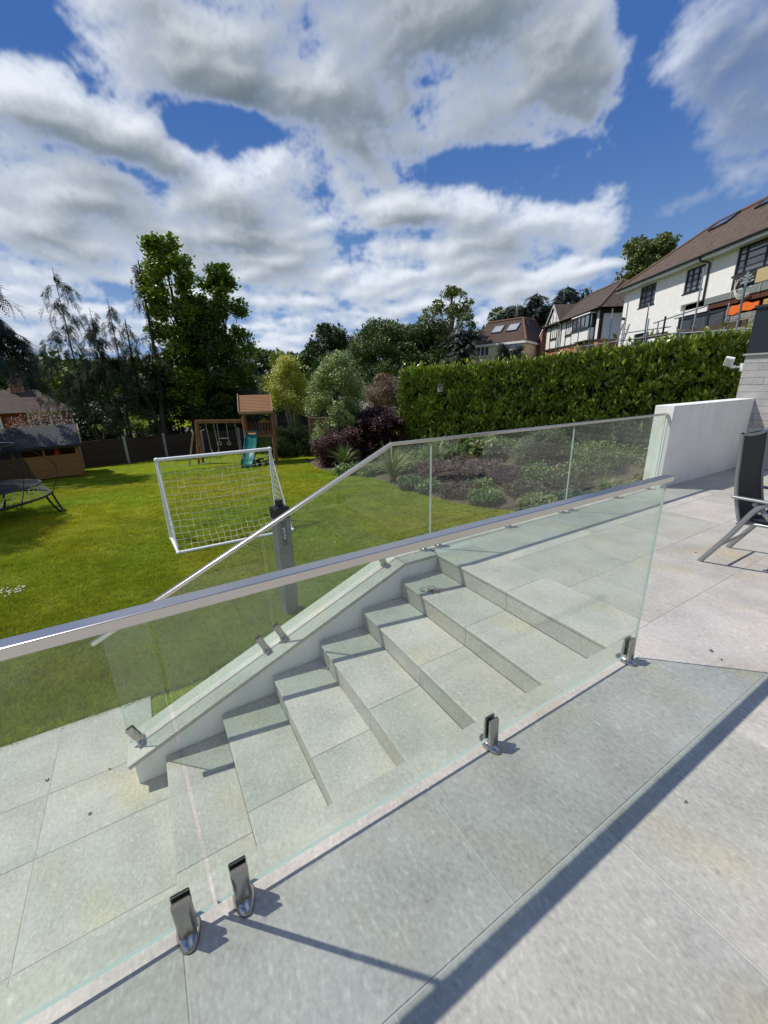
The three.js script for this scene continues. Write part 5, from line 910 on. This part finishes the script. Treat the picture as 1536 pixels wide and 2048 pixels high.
// group behind the fence on the left
const sycEnv = (k) => 0.35 + 0.75 * Math.sin(Math.PI * (0.12 + 0.80 * (1 - k))) * (k > 0.82 ? 1 - (k - 0.82) * 2.6 : 1);
broadleaf('sycamore_tree', 'tallest bright green sycamore behind the fence and swing beam', null, { at: [2.75, -26.9], top: 9.4, rad: 1.35, env: sycEnv, from: 0.22, clumps: 74, per: 34, clumpR: 0.40, leaf: LEAF.maple, m: LM.maple, seed: 101, trunk: 0.16, limbs: 40, trunkTo: 0.92, bias: 0.8, lean: -0.2 });
broadleaf('sycamore_tree', 'second sycamore with drooping leaves on the right edge of the tall trees', null, { at: [5.1, -27.2], top: 8.35, rad: 1.38, env: (k) => 0.3 + 0.85 * Math.sin(Math.PI * (0.1 + 0.78 * (1 - k))) * (k > 0.7 ? 1 - (k - 0.7) * 2.2 : 1), from: 0.12, clumps: 78, per: 34, clumpR: 0.40, leaf: LEAF.maple, m: leaf(0.15, 0.245, 0.018, 0.5, 0.46), seed: 111, trunk: 0.15, limbs: 40, trunkTo: 0.9, bias: 0.8 });
broadleaf('sycamore_tree', 'dark lower sycamore filling between the two tall ones', null, { at: [4.0, -26.7], top: 6.7, rad: 1.45, from: 0.1, clumps: 60, per: 34, clumpR: 0.6, leaf: LEAF.maple, m: leaf(0.075, 0.14, 0.015, 0.5, 0.4), seed: 125, trunk: 0.12, limbs: 20 });
conifer('cypress_tree', 'sparse grey green cypress with three stems left of the sycamores', null, { at: [-2.0, -27.2], top: 7.3, rad: 1.5, seed: 201, from: 0.48, branches: 34, dense: 6, scale: 0.85, trunk: 0.085, leaders: [[-0.35, 0, 1], [0.8, 0.2, 0.82], [-0.9, 0.3, 0.74]], fork: 0.16, hang: 0.75, up: 0.25, droop: 0.45, env: (k) => 0.30 + 0.9 * Math.sin(Math.PI * Math.min(1, (1 - k) * 1.15)) });
conifer('cypress_tree', 'bent grey cypress leaning over the fence beside the drive', null, { at: [-0.6, -26.0], top: 5.9, rad: 1.25, seed: 211, from: 0.52, branches: 28, dense: 6, scale: 0.85, trunk: 0.075, leaders: [[0.25, 0, 1], [-0.7, 0, 0.86]], fork: 0.28, hang: 0.75, up: 0.2, droop: 0.45, env: (k) => 0.3 + 0.9 * Math.sin(Math.PI * Math.min(1, (1 - k) * 1.1)) });
conifer('cypress_tree', 'grey feathery cypress touching the left of the tall sycamore', null, { at: [1.0, -26.6], top: 7.9, rad: 1.35, seed: 221, from: 0.38, branches: 44, dense: 6, scale: 0.85, leaders: [[0.35, 0, 1], [-0.75, 0, 0.72]], fork: 0.2, hang: 0.7, up: 0.22, droop: 0.4, env: (k) => (k > 0.72 ? 0.35 : 0.4 + 0.7 * Math.sin(Math.PI * Math.min(1, (1 - k) * 1.1))) });
conifer('cypress_tree', 'dark drooping conifer cut by the left edge of the view', null, { at: [-5.2, -21.2], top: 8.6, rad: 2.9, seed: 231, from: 0.52, branches: 60, leaders: [[0, 0, 1], [0.9, 0, 0.85]], fork: 0.2, hang: 0.75, up: 0.12, droop: 0.5, dense: 11, m: LM.fir });
conifer('cypress_tree', 'tall conifer standing outside the lawn to the left', null, { at: [-7.8, -16.4], top: 10.8, rad: 3.5, seed: 241, from: 0.15, branches: 100, hang: 0.5, dense: 9, m: LM.fir });
conifer('cypress_tree', 'broad conifer near the trampoline outside the view', null, { at: [-6.4, -13.4], top: 7.6, rad: 2.5, seed: 251, from: 0.12, branches: 100, hang: 0.5, dense: 9, m: LM.fir });
conifer('spruce_tree', 'small dark pointed spruce above the bungalow roof', null, { at: [-9.4, -59], top: 5.9, rad: 2.2, seed: 261, from: 0.1, branches: 90, leaf: LEAF.sprayFar, m: LM.fir, hang: 0.1, up: 0.1, droop: 0.1, dense: 5 });
broadleaf('holly_bush', 'glossy green bush leaning over the fence before the grey cypress', null, { category: 'shrub', at: [-0.4, -25.9], top: 1.2, rad: 1.15, from: 0.15, clumps: 34, per: 40, clumpR: 0.4, leaf: LEAF.small, m: LM.holly, seed: 301, stems: 3, limbs: 12, trunk: 0.05 });
broadleaf('added_bush', 'rounded dark laurel bush beyond the fence by the drive', null, { category: 'shrub', at: [-2.4, -31.5], top: 0.7, rad: 1.5, from: 0.1, clumps: 34, per: 40, clumpR: 0.5, leaf: LEAF.broad, m: LM.dark, seed: 311, limbs: 8, trunk: 0.06 });
broadleaf('added_bush', 'tall dark undergrowth bush beneath the tallest sycamore', null, { category: 'shrub', at: [1.4, -28.0], top: 3.2, rad: 1.7, from: 0.06, clumps: 50, per: 40, clumpR: 0.6, leaf: LEAF.broad, m: LM.dark, seed: 321, limbs: 8, trunk: 0.07 });
broadleaf('added_bush', 'dark bush beneath the right sycamore behind the swings', null, { category: 'shrub', at: [4.4, -27.6], top: 1.6, rad: 2.0, from: 0.04, clumps: 60, per: 40, clumpR: 0.6, leaf: LEAF.broad, m: LM.dark, seed: 331, limbs: 8, trunk: 0.07 });
broadleaf('creeper_bush', 'red and orange creeper growing up the bungalow', null, { category: 'shrub', at: [-4.9, -30.5], top: 0.8, rad: 1.5, from: 0.05, clumps: 36, per: 30, clumpR: 0.5, leaf: LEAF.small, m: leaf(0.16, 0.05, 0.018, 0.6, 0.35), seed: 341, limbs: 10, trunk: 0.05, warm: 0.4 });
broadleaf('yew_bush', 'flat topped clipped dark hedge behind the play tower roof', null, { category: 'shrub', at: [6.6, -27.0], top: 1.5, rad: 1.9, env: () => 0.95, from: 0.08, clumps: 70, per: 44, clumpR: 0.5, leaf: LEAF.small, m: LM.dark, seed: 351, limbs: 8, trunk: 0.07 });
broadleaf('added_thicket', 'yellow green young tree with pale slender stems right of the play tower', null, { at: [7.15, -21.9], top: 2.95, rad: 0.95, from: 0.30, clumps: 46, per: 26, clumpR: 0.34, leaf: LEAF.small, scale: 1.35, m: LM.lime, seed: 401, stems: 5, bark: M.paleBark, limbs: 26, trunk: 0.12, bias: 0.75 });
broadleaf('added_thicket', 'dark green thicket added over shaded grass beside the play tower', null, { category: 'shrub', at: [6.4, -19.9], top: -0.45, rad: 1.35, from: 0.05, clumps: 50, per: 36, clumpR: 0.45, leaf: LEAF.small, m: leaf(0.025, 0.05, 0.01, 0.9, 0.25, { specularIntensity: 0.2 }), seed: 411, stems: 3, limbs: 10, trunk: 0.06 });  // added thicket, its dark leaves stand in for grass lying in shade
broadleaf('silver_shrub', 'tall silvery green shrub at the far end of the planting bed', null, { category: 'shrub', at: [7.05, -15.6], top: 2.75, rad: 1.12, env: (k) => 0.55 + 0.5 * Math.sin(Math.PI * (1 - k) * 0.9) * 1.0 - 0.35 * k * k, from: 0.2, clumps: 95, per: 40, clumpR: 0.30, leaf: LEAF.small, scale: 0.9, m: LM.silver, seed: 421, stems: 4, limbs: 40, trunk: 0.08, bark: M.bark, spread: 0.7 });
broadleaf('red_shrub', 'large dark red shrub against the end of the laurel hedge', null, { category: 'shrub', at: [8.15, -14.2], top: 0.52, rad: 1.02, env: (k) => 0.9 - 0.35 * k * k * k, from: 0.06, clumps: 80, per: 50, clumpR: 0.28, leaf: LEAF.small, scale: 0.85, m: LM.red, seed: 431, stems: 5, limbs: 20, trunk: 0.05 });
broadleaf('red_shrub', 'loose reddish stemmed shrub below the silver shrub', null, { category: 'shrub', at: [6.25, -14.2], top: -0.15, rad: 0.75, env: (k) => 0.7 + 0.3 * k, from: 0.1, clumps: 60, per: 26, clumpR: 0.22, leaf: LEAF.tiny, scale: 1.2, m: leaf(0.085, 0.018, 0.018, 0.55, 0.3), seed: 441, stems: 7, limbs: 40, trunk: 0.04, warm: 0.3 });
broadleaf('added_bush', 'low dark green bush added over sunlit lawn behind the two red shrubs', null, { category: 'shrub', at: [7.9, -17.3], top: -0.3, rad: 1.3, from: 0.04, clumps: 40, per: 34, clumpR: 0.42, leaf: LEAF.small, m: LM.dark, seed: 445, limbs: 8, trunk: 0.05 });  // added bush, hides bright sunlit lawn between the red shrubs
broadleaf('bronze_shrub', 'pinkish bronze shrub above the grey lean-to roof', null, { category: 'shrub', at: [12.2, -20.4], top: 1.95, y: -1.2, rad: 1.25, from: 0.4, clumps: 46, per: 34, clumpR: 0.35, leaf: LEAF.small, m: LM.peach, seed: 451, stems: 3, limbs: 20, trunk: 0.06 });
broadleaf('oak_tree', 'round dark tree standing alone on the skyline above the silver shrub', null, { at: [24.3, -54.8], top: 8.9, rad: 3.4, from: 0.4, clumps: 50, per: 30, clumpR: 1.1, leaf: LEAF.far, m: leaf(0.04, 0.075, 0.015, 0.6, 0.25), seed: 461, limbs: 20, trunk: 0.3 });
broadleaf('ash_tree', 'large dark green bushy tree left of the tall thin oak', null, { at: [22.6, -37.5], top: 7.2, y: -1.6, rad: 5.0, from: 0.08, clumps: 170, per: 60, clumpR: 1.0, leaf: LEAF.far, scale: 0.45, m: leaf(0.085, 0.15, 0.018, 0.55, 0.35), seed: 471, limbs: 24, trunk: 0.3, env: (k) => 0.75 + 0.3 * Math.sin(Math.PI * k) - 0.45 * k * k });
broadleaf('ash_tree', 'dark green bushy tree in front of the tall thin oak', null, { at: [25.6, -34.6], top: 6.9, y: -1.2, rad: 3.6, from: 0.08, clumps: 120, per: 60, clumpR: 0.9, leaf: LEAF.far, scale: 0.45, m: leaf(0.075, 0.135, 0.016, 0.55, 0.35), seed: 481, limbs: 20, trunk: 0.3, env: (k) => 0.8 + 0.2 * Math.sin(Math.PI * k) - 0.4 * k * k });
broadleaf('thin_oak_tree', 'tall half bare oak with twisting limbs rising over the dark trees', null, { at: [26.9, -32.6], top: 9.9, y: -0.5, rad: 3.0, from: 0.42, clumps: 46, per: 20, clumpR: 0.5, leaf: LEAF.broad, scale: 1.0, m: LM.oak, seed: 491, limbs: 46, trunk: 0.32, trunkTo: 0.95, bark: mat(0.16, 0.14, 0.11, 0.95), bend: 0.1 });
conifer('fir_tree', 'squat dark fir in front of the cream house', null, { at: [19.4, -22.4], top: 5.0, y: -0.2, rad: 1.75, seed: 501, from: 0.04, branches: 130, leaf: LEAF.needle, scale: 1.3, m: leaf(0.045, 0.06, 0.045, 0.7, 0.12), hang: 0.15, up: 0.2, droop: 0.0, dense: 12, env: (k) => Math.pow(1.05 - k, 0.55) });
broadleaf('clipped_yew', 'left of two small clipped dark yews before the cream house', null, { category: 'shrub', at: [23.9, -22.8], top: 4.05, y: 1.2, rad: 0.62, env: (k) => 0.95 - 0.5 * k * k, from: 0.05, clumps: 40, per: 36, clumpR: 0.24, leaf: LEAF.small, m: LM.fir, seed: 511, limbs: 5, trunk: 0.06 });
broadleaf('clipped_yew', 'right of two small clipped dark yews before the cream house', null, { category: 'shrub', at: [24.6, -22.1], top: 3.95, y: 1.2, rad: 0.66, env: (k) => 0.95 - 0.4 * k * k, from: 0.05, clumps: 40, per: 36, clumpR: 0.24, leaf: LEAF.small, m: LM.fir, seed: 521, limbs: 5, trunk: 0.06 });
[[40.5, -37.0, 10.2, 1.9, 'leftmost dark conifer of the row behind the timbered house'], [42.0, -35.5, 11.3, 1.8, 'second dark conifer from the left behind the timbered house'], [43.4, -34.2, 10.0, 2.0, 'shorter middle conifer of the row behind the timbered house'], [44.2, -33.2, 11.7, 1.8, 'tallest conifer of the row behind the timbered house'], [46.2, -32.0, 10.6, 2.3, 'rightmost spreading conifer of the row behind the timbered house']].forEach(([x, z, top, rad, label], i) => conifer('fir_tree', label, 'conifers behind the timbered house', { at: [x, z], y: 2.5, top, rad, seed: 530 + i, from: 0.08, branches: 100, leaf: LEAF.sprayFar, m: LM.fir, hang: 0.35, up: 0.2, droop: 0.3, dense: 6, env: (k) => 0.35 + 0.8 * Math.pow(1.02 - k, 0.6) }));
broadleaf('bare_tree', 'pale twiggy bare tree beside the dark conifers', null, { at: [43.5, -39.5], y: 2.5, top: 10.4, rad: 1.8, from: 0.4, clumps: 40, per: 5, clumpR: 0.6, leaf: LEAF.broad, m: LM.peach, seed: 541, limbs: 40, trunk: 0.16, bark: mat(0.2, 0.17, 0.13, 0.9) });
broadleaf('poplar_tree', 'light green tree rising behind the white house roof', null, { at: [38.6, -21.6], y: 4, top: 12.3, rad: 3.1, from: 0.12, clumps: 95, per: 34, clumpR: 0.8, leaf: LEAF.broad, scale: 1.3, m: leaf(0.22, 0.26, 0.06, 0.55, 0.4), seed: 551, limbs: 40, trunk: 0.22, spread: 0.7, env: (k) => 0.95 - 0.55 * k });
// trees along the horizon
[[11, 50, 3.4, 1, 'low mid green tree just right of the sycamore'], [13, 62, 4.6, 2, 'dark round tree on the skyline right of the sycamore'], [15.5, 74, 6.4, 1, 'mid green round tree above the play tower roof'], [17.6, 58, 5.0, 0, 'bright yellow green round tree on the skyline beyond the lime'], [19.5, 82, 6.6, 2, 'far dark tree between the lime and silver shrub'], [21.5, 66, 5.6, 0, 'yellowish tree on the skyline left of the lone round oak'], [26, 88, 6.8, 1, 'far green tree right of the lone round oak'], [28, 72, 6.2, 2, 'dark far tree peeping left of the big ash'], [24, 52, 4.6, 1, 'green tree beyond the silver shrub crown'], [-3, 90, 5.5, 1, 'far tree seen between the cypress stems'], [1, 78, 5.2, 0, 'yellow green far tree behind the bent cypress'], [-7, 72, 4.0, 0, 'yellow green tree over the bungalow roof'], [-10.5, 80, 4.6, 1, 'green tree at the left edge over the bungalow'], [46, 90, 14, 1, 'hill tree behind the bare twiggy tree'], [56, 85, 15, 2, 'dark hill tree behind the timbered house']].forEach(([az, d, top, k, label], i) => { const [x, z] = polar(az, d), y = groundY(x, z), rad = (top - y) * (0.42 + 0.12 * ((i * 7) % 5) / 5); broadleaf('distant_tree', label, 'trees of the far tree line', { at: [x, z], y, top, rad, from: 0.1, clumps: 42, per: 22, clumpR: rad * 0.3, leaf: LEAF.far, scale: 0.9 + d / 140, m: [LM.yellowGreen, LM.mid, leaf(0.045, 0.08, 0.016, 0.6, 0.3)][k], seed: 600 + i * 3, limbs: 6, trunk: 0.2, env: (q) => 0.7 + 0.4 * Math.sin(Math.PI * q) - 0.45 * q * q }); });
{ // woods beyond, one mass
  const r = rng(71), mats = [];
  for (let i = 0; i < 15000; i++) { const az = -70 + r() * 175, d = 98 + 50 * r(), [x, z] = polar(az, d), top = 8 + 3.5 * perlin(az * 0.5, d * 0.05) + 10 * smooth(az, 30, 70), y = groundY(x, z); mats.push(mtx(V(x, lerp(y, Math.max(y + 3, top - 2 - y * 0), Math.sqrt(r())), z), r(), r() * 6.28, r(), 2.2 + r() * 1.6)); }
  tag(foliage(numbered('woodland'), LEAF.far, LM.mid, mats, scene, tintBy(72, 0.6, 0.2)), 'far woodland closing the horizon behind the gardens', 'woods');
}
// ------------------------------------------------------------------ plants of the bed
function strapPlant(label, x, z, n, len, m, seed, wid = 0.026, lean = 1) {
  const y = bedY(x, z) - 0.02, r = rng(seed), t = thing('strap_plant', label, 'plant', [x, y, z]);
  for (let i = 0; i < n; i++) {
    const a = r() * 6.283, L = len * (0.55 + 0.6 * r()), th = (0.12 + 0.55 * r()) * lean, pts = [], uv = [], idx = [], S = 7; let px = 0, py = 0, ang = th * 0.4;
    for (let k = 0; k <= S; k++) { const w = wid * (1 - Math.pow(k / S, 2.2)) * (0.8 + 0.3 * Math.sin(Math.PI * k / S)) / 2 + 0.0006, cx = Math.cos(a), sx = Math.sin(a), rx = 0.05 * Math.cos(a * 3.1), rz = 0.05 * Math.sin(a * 3.1); pts.push(cx * px - sx * w + rx, py, sx * px + cx * w + rz, cx * px + sx * w + rx, py, sx * px - cx * w + rz); uv.push(0, k / S, 1, k / S); px += Math.sin(ang) * L / S; py += Math.cos(ang) * L / S; ang += th * 0.42 * (0.6 + 0.8 * r()); }
    for (let k = 0; k < S; k++) { const b = k * 2; idx.push(b, b + 1, b + 2, b + 2, b + 1, b + 3); }
    const g = new THREE.BufferGeometry(); g.setAttribute('position', new THREE.Float32BufferAttribute(pts, 3)); g.setAttribute('uv', new THREE.Float32BufferAttribute(uv, 2)); g.setIndex(idx); g.computeVertexNormals();
    part('blade', g, m[Math.floor(r() * m.length)], t);
  }
}
const strapY = [leaf(0.48, 0.46, 0.10, 0.5, 0.35), leaf(0.28, 0.34, 0.05, 0.5, 0.35), leaf(0.15, 0.22, 0.03, 0.5, 0.35)], strapG = [leaf(0.12, 0.21, 0.03, 0.5, 0.3), leaf(0.22, 0.29, 0.05, 0.5, 0.3)];
strapPlant('yellow striped strap leaved plant at the bed corner by the rail bend', 6.0, -9.7, 120, 1.25, strapY, 701, 0.042);
strapPlant('green strap leaved clump in front of the reddish shrubs', 6.0, -13.0, 130, 0.95, strapG, 702, 0.036);
strapPlant('light green grassy clump in front of the hedge', 7.7, -9.9, 150, 1.1, strapY.slice(1), 703, 0.026);
strapPlant('pale feathery grass clump near the parapet wall', 8.5, -4.9, 140, 0.6, strapG, 704, 0.012, 1.2);
strapPlant('second pale grass clump beside the parapet wall', 8.0, -4.2, 120, 0.5, [leaf(0.18, 0.2, 0.07, 0.6, 0.35), strapG[0]], 705, 0.012, 1.2);
function mound(name, label, x, z, rad, h, geo, m, n, seed, o = {}) {
  const y = bedY(x, z), r = rng(seed), t = thing(name, label, 'plant', [x, y, z], 0, o.group), mats = [], st = [];
  for (let i = 0; i < 12; i++) { const a = r() * 6.283, q = rad * 0.7 * r(); st.push(taper([V(Math.cos(a) * q * 0.2, -0.02, Math.sin(a) * q * 0.2), V(Math.cos(a) * q * 0.6, h * 0.4, Math.sin(a) * q * 0.6), V(Math.cos(a) * q, h * 0.8, Math.sin(a) * q)], 0.012, 0.003, 5, 4)); }
  part('stems', st, M.twig, t);
  for (let i = 0; i < n; i++) { const a = r() * 6.283, q = Math.sqrt(r()), k = 0.75 + 0.5 * perlin(Math.cos(a) * 2 + seed, Math.sin(a) * 2 + q * 2), yy = h * Math.sqrt(Math.max(0, 1 - q * q)) * k * (0.35 + 0.65 * Math.sqrt(r())); mats.push(mtx(V(Math.cos(a) * q * rad, yy, Math.sin(a) * q * rad * (o.flat ?? 1)), (r() - 0.5), r() * 6.283, (r() - 0.5), (o.scale ?? 1) * (0.6 + 0.7 * r()))); }
  foliage('leaves', geo, m, mats, t, tintBy(seed, 0.6, o.warm ?? 0.2));
  if (o.flowers) { const fl = new THREE.IcosahedronGeometry(0.017, 0).scale(1, 0.6, 1), fm = mat(...o.flowers, 0.6); for (let i = 0; i < 60; i++) { const a = r() * 6.283, q = Math.sqrt(r()) * rad * 0.9; part('flower', fl, fm, t).position.set(Math.cos(a) * q, h * (0.9 + 0.35 * r()) * Math.sqrt(Math.max(0.1, 1 - (q / rad) ** 2)), Math.sin(a) * q); } }
}
const heath = leaf(0.15, 0.085, 0.07, 0.7, 0.25), sage = leaf(0.22, 0.25, 0.08, 0.6, 0.3), green = leaf(0.13, 0.21, 0.03, 0.55, 0.3);
mound('heather', 'low purple brown heather left of the glass joint', 6.9, -9.0, 0.55, 0.42, LEAF.tiny, heath, 900, 711);
mound('heather', 'wide reddish brown heather mound in the middle of the bed', 7.55, -8.1, 0.85, 0.5, LEAF.tiny, heath, 1500, 712);
mound('heather', 'dull brown heather patch next to the lawn edge', 6.55, -7.4, 0.5, 0.22, LEAF.tiny, leaf(0.10, 0.07, 0.05, 0.7, 0.2), 700, 713);
mound('heather', 'small purple heather behind the white flowers', 7.9, -7.0, 0.45, 0.28, LEAF.tiny, leaf(0.075, 0.035, 0.045, 0.7, 0.2), 600, 714);
mound('round_shrub', 'round pale grey green bush near the hedge', 9.1, -7.1, 0.75, 0.95, LEAF.small, leaf(0.11, 0.14, 0.05, 0.6, 0.3), 1100, 715, { scale: 0.7 });
mound('flower_clump', 'small plant covered in white flowers', 7.05, -7.2, 0.27, 0.2, LEAF.tiny, green, 260, 716, { flowers: [0.85, 0.85, 0.82] });
mound('herb_clump', 'bright green low clump at the lawn edge left of the glass joint', 5.98, -8.75, 0.26, 0.22, LEAF.tiny, leaf(0.08, 0.18, 0.02, 0.5, 0.35), 420, 717);
mound('herb_clump', 'leafy pale green clump beside the glass joint', 6.2, -8.2, 0.34, 0.2, LEAF.small, leaf(0.12, 0.19, 0.05, 0.5, 0.35), 260, 718, { scale: 0.8 });
mound('herb_clump', 'small grey green clump close to the terrace edge', 7.2, -5.6, 0.4, 0.22, LEAF.tiny, sage, 500, 719);
mound('herb_clump', 'blue green low clump right of the second glass joint', 7.9, -5.2, 0.42, 0.2, LEAF.tiny, leaf(0.06, 0.12, 0.06, 0.5, 0.3), 500, 720);
mound('herb_clump', 'yellow green leafy plant under the hedge', 8.55, -8.6, 0.4, 0.5, LEAF.broad, leaf(0.17, 0.20, 0.03, 0.5, 0.35), 200, 721, { scale: 0.8 });
mound('herb_clump', 'yellowish leafy plant between round bush and terrace', 8.6, -5.9, 0.45, 0.4, LEAF.small, leaf(0.16, 0.18, 0.04, 0.5, 0.35), 420, 722);
mound('herb_clump', 'brownish low plant in the bare soil of the bed', 7.6, -6.3, 0.45, 0.22, LEAF.tiny, leaf(0.12, 0.09, 0.04, 0.6, 0.3), 500, 723);
mound('herb_clump', 'green foliage at the foot of the strap leaved clump', 5.85, -12.2, 0.5, 0.28, LEAF.small, strapG[0], 360, 724);
[[7.0, -10.6, 0.5, 0.5, 'grey green bushy plant left of the strap leaved plant', 'sage'], [8.3, -10.6, 0.6, 0.7, 'tall green plant against the hedge behind the grass clump', 'green'], [8.9, -9.2, 0.55, 0.6, 'leafy green plant under the middle of the hedge', 'green'], [7.3, -8.9, 0.35, 0.3, 'small grey green plant between the heathers', 'sage'], [8.2, -6.5, 0.4, 0.35, 'green leafy plant beyond the bare soil', 'green'], [9.6, -5.9, 0.6, 0.7, 'loose green bush under the right part of the hedge', 'green'], [7.4, -4.6, 0.4, 0.25, 'low grey green plant nearest the terrace edge', 'sage'], [8.9, -4.2, 0.5, 0.45, 'pale green bush in front of the parapet end', 'sage'], [6.6, -6.6, 0.3, 0.16, 'flat green plant on the lawn side of the bed', 'green'], [6.3, -11.4, 0.45, 0.35, 'green low plant at the bulge of the lawn edge', 'green']].forEach(([x, z, rad, h, label, k], i) => mound('bed_plant', label, x, z, rad, h, i % 2 ? LEAF.small : LEAF.tiny, k === 'sage' ? sage : green, i % 2 ? 420 : 760, 730 + i, { scale: i % 2 ? 0.75 : 1.1 }));
{ const r = rng(88), mats = [], g = new THREE.IcosahedronGeometry(0.022, 0); for (let i = 0; i < 900; i++) { const z = -3.4 - r() * 12, x = bedEdge(z) + 0.05 + Math.pow(r(), 1.4) * 3.5; mats.push(mtx(V(x, bedY(x, z) + 0.008, z), r() * 6, r() * 6, r() * 6, 0.3 + r() * 1.2, 0.3 + r() * 0.7)); }
  tag(foliage(numbered('bark_chips'), g, mat(0.22, 0.16, 0.11, 0.9), mats, scene, tintBy(89, 0.9, 0.2)), 'loose soil crumbs and bark chips on the planting bed', 'debris'); }
{ const r = rng(90), mats = []; for (let i = 0; i < 1500; i++) { const t = r(), x = lerp(8.3, 11.4, t) - r() * 0.8, z = lerp(-13.8, -3.6, t), y = bedY(x, z); mats.push(mtx(V(x, y + r() * 0.25, z), r(), r() * 6, r(), 0.6 + 0.6 * r())); } tag(foliage(numbered('ground_cover'), LEAF.small, green, mats, scene, tintBy(91, 0.7, 0.3)), 'low leafy ground cover along the foot of the hedge', 'ground cover'); }
// ------------------------------------------------------------------ small things lying about
{ const dry = leaf(0.14, 0.08, 0.04, 0.8, 0.1), lg = leafGeo(0.045, 0.022, 0.6, 0.5).rotateX(-Math.PI / 2);
  [[-1.05, LOW + 0.018, -3.2, 'curled brown leaf on the lower terrace near its left edge', 1.1], [-0.74, LOW + 0.018, -2.75, 'dark leaf fragment beside a faint stain on the lower terrace', 0.8], [-0.66, LOW + 0.018, -3.08, 'tiny dry leaf below the stair wall end', 0.7], [4.2, 0.006, -1.49, 'dry speck of leaf behind the garden chair', 0.6], [1.55, 0.006, -0.40, 'dark sliver of leaf in the rail shadow', 0.3], [2.67, 0.006, -0.78, 'dark leaf scrap near the right post base', 0.8], [2.62, 0.006, -0.70, 'second dark leaf scrap near the right post base', 0.7], [1.13, 0.006, -1.02, 'black leaf scrap on the strip under the glass', 0.6]].forEach(([x, y, z, label, s], i) => { const o = solo('fallen_leaf', lg, dry, label, 'leaf', [x, y, z], i * 1.9); o.scale.setScalar(s); });
  const r = rng(14), tw = []; for (let i = 0; i < 26; i++) { const a = r() * 6.283, q = r() * 0.09; tw.push(tube([V(Math.cos(a) * q, 0.004, Math.sin(a) * q), V(Math.cos(a) * q + 0.04 * (r() - 0.5), 0.012, Math.sin(a) * q + 0.05 * (r() - 0.5)), V(Math.cos(a) * q + 0.08 * (r() - 0.5), 0.005, Math.sin(a) * q + 0.1 * (r() - 0.5))], 0.0022, 6, 4)); }
  solo('dry_twigs', tw, mat(0.16, 0.09, 0.05, 0.9), 'small nest of dry brown twigs on the second step', 'twigs', [1.92, -RISE, -2.50]);
  const fl = [leafGeo(0.03, 0.02, 0.3), leafGeo(0.03, 0.02, 0.3).rotateY(2.1), leafGeo(0.03, 0.02, 0.3).rotateY(4.2)];
  solo('yellow_flower', fl.concat([bar(V(0, -0.06, 0), V(0, 0, 0), 0.002)]), leaf(0.6, 0.6, 0.2, 0.6, 0.3), 'single pale yellow flower standing in the lawn', 'flower', [3.27, LOW + 0.07, -5.98]).scale.setScalar(1.6);
}
renderer.render(scene, camera);
